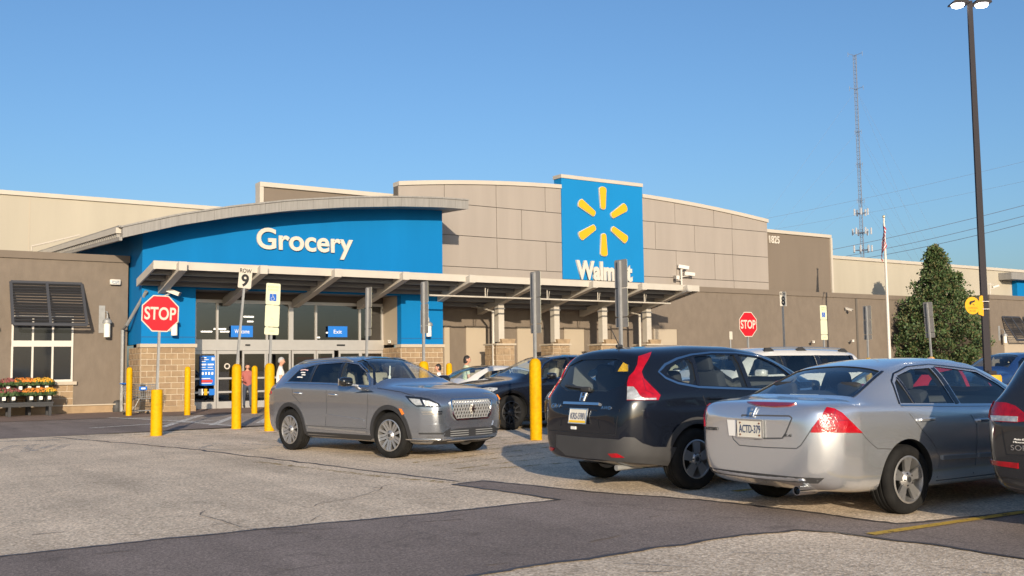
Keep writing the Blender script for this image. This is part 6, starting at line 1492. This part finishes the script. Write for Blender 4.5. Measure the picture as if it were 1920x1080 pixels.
# shopping cart
p_ = PZ(262, 778); sc_ = thing('shopping_cart', 'grey wire shopping cart with blue handle panel against the brick base', 'shopping cart', (p_.x, p_.y+.1, .012), R_(8))
fr = MB(); W2 = .27
for sg in (-1, 1):
    fr.tube([(-.42, sg*.24, .12), (.40, sg*.20, .12)], .013, 6); fr.tube([(-.42, sg*.24, .12), (-.50, sg*.26, .5), (-.46, sg*W2, .98)], .013, 6); fr.tube([(-.30, sg*.24, .12), (-.10, sg*.24, .5), (.0, sg*.24, .55)], .012, 6)
    for xx in (-.38, .38): fr.tube([(xx, sg*.21, .12), (xx, sg*.21, .06)], .012, 6)
fr.tube([(-.42, -.24, .12), (-.42, .24, .12)], .012, 6); fr.tube([(.40, -.2, .12), (.40, .2, .12)], .012, 6)
for k in range(5): fr.tube([(-.40+k*.18, -.21, .13), (-.40+k*.18, .21, .13)], .006, 4)
fr.build('frame', M_GALV, sc_); bk = MB()
def bp(x, y, z):  # basket taper
    return (x*(.86+.14*z), y*(.78+.22*z), .50+.46*z)
for k in range(7):
    z = k/6; q = [bp(-.46, -.27, z), bp(.50, -.25, z), bp(.50, .25, z), bp(-.46, .27, z)]
    for i in range(4): bk.tube([q[i], q[(i+1) % 4]], .006 if 0 < k < 6 else .010, 4)
for k in range(15):
    x = -.46+.96*k/14
    for sg in (-1, 1): bk.tube([bp(x, sg*.26, 0), bp(x, sg*.26, 1)], .004, 4)
    bk.tube([bp(x, -.26, 0), bp(x, .26, 0)], .004, 4)
for k in range(8):
    y = -.25+.5*k/7
    for x in (-.46, .50): bk.tube([bp(x, y, 0), bp(x, y, 1)], .004, 4)
bk.build('basket', M_GALV, sc_); MB().tube([(-.52, -.28, 1.0), (-.52, .28, 1.0)], .018, 8).build('handle', M_SIGNB, sc_)
MB().rbox((.02, -.262, .84), (.26, .02, .12), .008, 1).build('advert_panel', M_SIGNB, sc_); MB().rbox((.02, -.274, .84), (.14, .004, .05), .001, 1).build('advert_print', M_SIGNW, sc_); MB().rbox((-.5, 0, 1.0), (.05, .26, .06), .015, 1).build('child_seat_flap', M_SIGNB, sc_)
WH = MB().lathe([(0, -.015), (.05, -.015), (.055, 0), (.05, .015), (0, .015)], (0, 0, 0), 'Y', 14).mesh('caster', M_BLACK, smooth=40)
for xx in (-.38, .38):
    for sg in (-1, 1): link('caster', WH, sc_).location = (xx, sg*.21, .036)
# benches with potted chrysanthemums
M_BENCH = pm('dark_plastic_bench', (.03, .03, .032), .6); M_POT = pm('black_nursery_pot', (.018, .018, .018), .5); M_TAGW = pm('white_plant_tag', (.8, .77, .7), .6)
M_FOL = pm('mum_foliage', (.045, .085, .022), .7, var=.4, scale=30)
FLM = {'orange': pm('orange_petals', (.62, .20, .025), .7, var=.25, scale=40), 'yellow': pm('golden_petals', (.70, .36, .03), .7, var=.2, scale=40), 'red': pm('dusky_red_petals', (.26, .07, .07), .7, var=.3, scale=40)}
bz, by = .50, YL-1.1
def bench(label, x0, x1, y, z):
    e = thing('flower_bench', label, 'bench', ((x0+x1)/2, y, .012)); hw = (x1-x0)/2; z -= .012
    for k in range(4): MB().bb(-hw, hw, -.34+k*.175, -.34+k*.175+.15, z-.05, z).build('slat', M_BENCH, e)
    for x in (-hw+.1, 0, hw-.1):
        for yy in (-.27, .29): MB().bb(x-.04, x+.04, yy-.04, yy+.04, 0, z-.051).build('leg', M_BENCH, e)
    MB().bb(-hw+.02, hw-.02, -.33, -.30, z-.14, z-.052).build('apron', M_BENCH, e)
xa, xb = PY(-70, 770, by).x, PY(97, 770, by).x
bench('low black bench holding the front row of potted flowers', xa, xb, by, .46); bench('taller black bench holding the back row of potted flowers', xa, xb-.5, by+.72, .78)
def mum(label, x, y, z, col, seed):
    g_ = random.Random(seed); e = thing('potted_mum', label, 'potted plant', (x, y, z), 0, 'potted flowers on the benches')
    MB().lathe([(0, 0), (.10, 0), (.135, .20), (.145, .20), (.145, .22), (.12, .22)], n=16).build('pot', M_POT, e, smooth=40)
    MB().bb(-.05, .05, -.150, -.142, .06, .17).build('plant_tag', M_TAGW, e)
    v, f, v2, f2 = [], [], [], []
    for i in range(420):
        a = g_.uniform(0, 6.283); el = math.asin(g_.uniform(-.15, 1)); r = .26*g_.uniform(.75, 1.06); d = Vector((math.cos(a)*math.cos(el), math.sin(a)*math.cos(el), math.sin(el)*.8)); c_ = d*r+Vector((0, 0, .24))
        isf = d.z > .28 and g_.random() < .75; s_ = g_.uniform(.022, .034) if isf else g_.uniform(.03, .05)
        t1 = d.cross(Vector((g_.gauss(0, 1), g_.gauss(0, 1), g_.gauss(0, 1)))).normalized(); t2 = d.cross(t1)
        if isf:
            b0 = len(v2); v2 += [c_+d*.02]+[c_+(t1*math.cos(q*1.2566)+t2*math.sin(q*1.2566))*s_ for q in range(5)]; f2 += [(b0, b0+1+q, b0+1+(q+1) % 5) for q in range(5)]
        else:
            b0 = len(v); t2 = (t2+d*g_.uniform(-.6, .9)).normalized(); v += [c_-t2*s_, c_+t1*s_*.5, c_+t2*s_, c_-t1*s_*.5]; f.append((b0, b0+1, b0+2, b0+3))
    MB().add(v, f).build('foliage', M_FOL, e); MB().add(v2, f2).build('blooms', FLM[col], e)
fc = ['red', 'red', 'orange', 'orange', 'yellow']
xsF = [PY(u, 750, by).x for u in (6, 24, 57, 75, 91)]; xsB = [PY(u, 728, by+.72).x for u in (-12, 14, 37, 54, 70, 86)]
ordn = ['leftmost', 'second', 'third', 'fourth', 'rightmost']
for k, x in enumerate(xsF): mum(f'potted {fc[k]} flowers, {ordn[k]} in the front row on the low bench', x, by-.02, .472, fc[k], 10+k)
fb = ['red', 'red', 'orange', 'orange', 'yellow', 'yellow']; ob_ = ['leftmost', 'second', 'third', 'fourth', 'fifth', 'rightmost']
for k, x in enumerate(xsB): mum(f'potted {fb[k]} flowers, {ob_[k]} in the back row on the taller bench', x, by+.70, .792, fb[k], 30+k)
# pink bow on the red car
bpy.context.view_layer.update(); hp = REDC.root.matrix_basis @ REDC.hit('cam', 1, (1742, 679))[0]
bo_ = thing('pink_bow', 'small pink ruffled ornament on the red car roof', 'ornament', tuple(hp)); g_ = random.Random(2); m = MB()
for i in range(14): c_ = V3(g_.uniform(-.15, .15), g_.uniform(-.06, .06), .03+g_.uniform(0, .05)); m.rbox(c_, (.08, .06, .05), .022, 2)
m.build('ruffles', pm('pink_cloth', (.62, .40, .40), .8, var=.2, scale=30), bo_, smooth=60)

# ------------------------------------------------------------------ people
M_SKIN = pm('skin', srgb(205, 150, 125), .55); M_HAIRG = pm('grey_hair', (.35, .34, .33), .7); M_HAIRD = pm('dark_hair', (.015, .012, .010), .6)
def person(label, loc, rz, h, shirt, pants, hair, long_hair=False, arms='down', stride=.15, girth=1.):
    e = thing('person', label, 'person', loc, rz); k = h/1.75
    def P(x, y, z): return Vector((x, y, z))*k
    pts, rad, ed = [], [], []
    def node(p_, r, par=None):
        pts.append(p_); rad.append(r*k*(girth if r > .13 else 1)); 
        if par is not None: ed.append((par, len(pts)-1))
        return len(pts)-1
    pel = node(P(0, 0, .95), .135); sp1 = node(P(0, 0, 1.12), .14, pel); ch = node(P(.01, 0, 1.32), .155, sp1); nk = node(P(.0, 0, 1.47), .065, ch); hd0 = node(P(.02, 0, 1.55), .062, nk)
    for sg in (-1, 1):
        hp_ = node(P(0, sg*.09, .90), .105, pel); kn = node(P(sg*stride+.02, sg*.10, .50), .068, hp_); an = node(P(sg*stride*1.2-.02, sg*.10, .09), .045, kn); node(P(sg*stride*1.2+.16, sg*.11, .04), .04, an)
        sh = node(P(0, sg*.19, 1.40), .07, ch)
        if arms == 'down': el = node(P(-.03*sg, sg*.26, 1.12), .05, sh); wr_ = node(P(.08, sg*.27, .87), .036, el)
        else: el = node(P(.03, sg*.26, 1.14), .05, sh); wr_ = node(P(.26, sg*.18, 1.08), .036, el)
        d = (pts[wr_]-pts[el]).normalized(); pal = node(pts[wr_]+d*.08*k, .034, wr_)
        for q in range(4): node(pts[pal]+d*(.085-.008*abs(q-1.5))*k+Vector((0, 1, 0)).cross(d)*(-.024+.016*q)*k, .009, pal)
        node(pts[wr_]+d*.07*k+Vector((0, -sg, 0))*.045*k, .010, wr_)
    me = bpy.data.meshes.new('body'); me.from_pydata([tuple(q) for q in pts], ed, []); o = link('body', me, e)
    md = o.modifiers.new('sk', 'SKIN'); md.use_smooth_shade = True
    for i, sv in enumerate(me.skin_vertices[0].data): sv.radius = (rad[i], rad[i]*(1.25 if i in (pel, sp1, ch) else 1)); sv.use_root = (i == pel)
    o.modifiers.new('ss', 'SUBSURF').levels = 1; o.modifiers['ss'].render_levels = 1
    m2 = evald(o); o.modifiers.clear(); o.data = m2; m2.materials.clear()
    for mm in (shirt, pants, M_SKIN, M_BLACK): m2.materials.append(mm)
    for pg in m2.polygons:
        c_ = pg.center/k; pg.use_smooth = True
        if c_.z > 1.485: pg.material_index = 2
        elif c_.z < .10: pg.material_index = 3
        elif abs(c_.y) > .215 and c_.z < 1.22: pg.material_index = 2
        elif c_.z < .93: pg.material_index = 1
        else: pg.material_index = 0
    m = MB(); prof = []
    n1, n2 = 14, 18
    v, f = [], []
    for i in range(n1+1):
        t = math.pi*i/n1
        for j in range(n2):
            a = 2*math.pi*j/n2; x, y, z = math.sin(t)*math.cos(a), math.sin(t)*math.sin(a), math.cos(t)
            fx = x*.098; 
            if z < -.1 and x < 0: fx *= .85
            yy = y*.078*(1-.22*max(0, -z)); zz = z*.118
            if x > .75 and abs(y) < .35 and -.35 < z < .12: fx += .02*(1-abs(z+.2)*2)
            v.append(P(.03, 0, 1.635)+Vector((fx, yy, zz))*k)
    for i in range(n1):
        for j in range(n2): j2 = (j+1) % n2; f.append((i*n2+j, (i+1)*n2+j, (i+1)*n2+j2, i*n2+j2))
    m.add(v, f)
    m.add(*(lambda q: (q.v, q.f))(MB().prism([(0, .0), (.028, -.012), (.0, .05)], P(.122, -.012, 1.605), (1, 0, 0), (0, 0, 1), (0, .024*k, 0))))
    for sg in (-1, 1): m.rbox(P(.02, sg*.082, 1.63), (.05*k, .02*k, .065*k), .008, 1)
    m.build('head', M_SKIN, e, smooth=60); fe = MB()
    for sg in (-1, 1): fe.rbox(P(.122, sg*.032, 1.645), (.012*k, .026*k, .012*k), .004, 1); fe.rbox(P(.124, sg*.032, 1.668), (.012*k, .036*k, .008*k), .003, 1)
    fe.rbox(P(.118, 0, 1.565), (.012*k, .045*k, .01*k), .003, 1); fe.build('face_features', M_HAIRD if hair is M_HAIRD else MATS['rust'], e)
    v = []; f = []
    for i in range(9):
        t = math.pi*.62*i/8
        for j in range(n2):
            a = 2*math.pi*j/n2; x, y, z = math.sin(t)*math.cos(a), math.sin(t)*math.sin(a), math.cos(t)
            if x > .2: z = max(z, .42); 
            v.append(P(.022, 0, 1.642)+Vector((x*.106, y*.088, z*.128-(.06 if long_hair and x < -.1 and i > 6 else 0)))*k)
    for i in range(8):
        for j in range(n2): j2 = (j+1) % n2; f.append((i*n2+j, (i+1)*n2+j, (i+1)*n2+j2, i*n2+j2))
    MB().add(v, f).build('hair', hair, e, smooth=60)
    return e
M_SHW = pm('white_cotton', (.78, .72, .66), .8, bump=.1, bscale=12); M_DEN = pm('dark_denim', (.05, .06, .09), .85); M_PINK = pm('salmon_cotton', (.34, .10, .085), .8); M_LIME = pm('pale_green_cotton', (.6, .65, .45), .8)
q = at_depth(526, 690, 32.2); person('grey-haired person in a white shirt walking right in front of the doors', (q.x, q.y, .012), R_(-25), 1.77, M_SHW, M_DEN, M_HAIRG, girth=1.3)
q = PY(464, 700, YD-.35); person('person in a salmon shirt standing at the sliding door between two bollards', (q.x, q.y, .012), R_(-100), 1.62, M_PINK, M_DEN, M_HAIRD, True, 'up')
q = at_depth(874, 680, 29.5); person('dark-haired person in a pale top looking right beyond the white sedan', (q.x, q.y, .0), R_(-20), 1.73, M_LIME, M_DEN, M_HAIRD, True)
q = at_depth(823, 690, 30.0); person('dark-haired head of a shorter person just above the white sedan roof', (q.x, q.y, .0), R_(150), 1.50, M_SHW, M_DEN, M_HAIRD, True)
for o in list(bpy.data.objects):
    if '_o' in o: del o['_o']
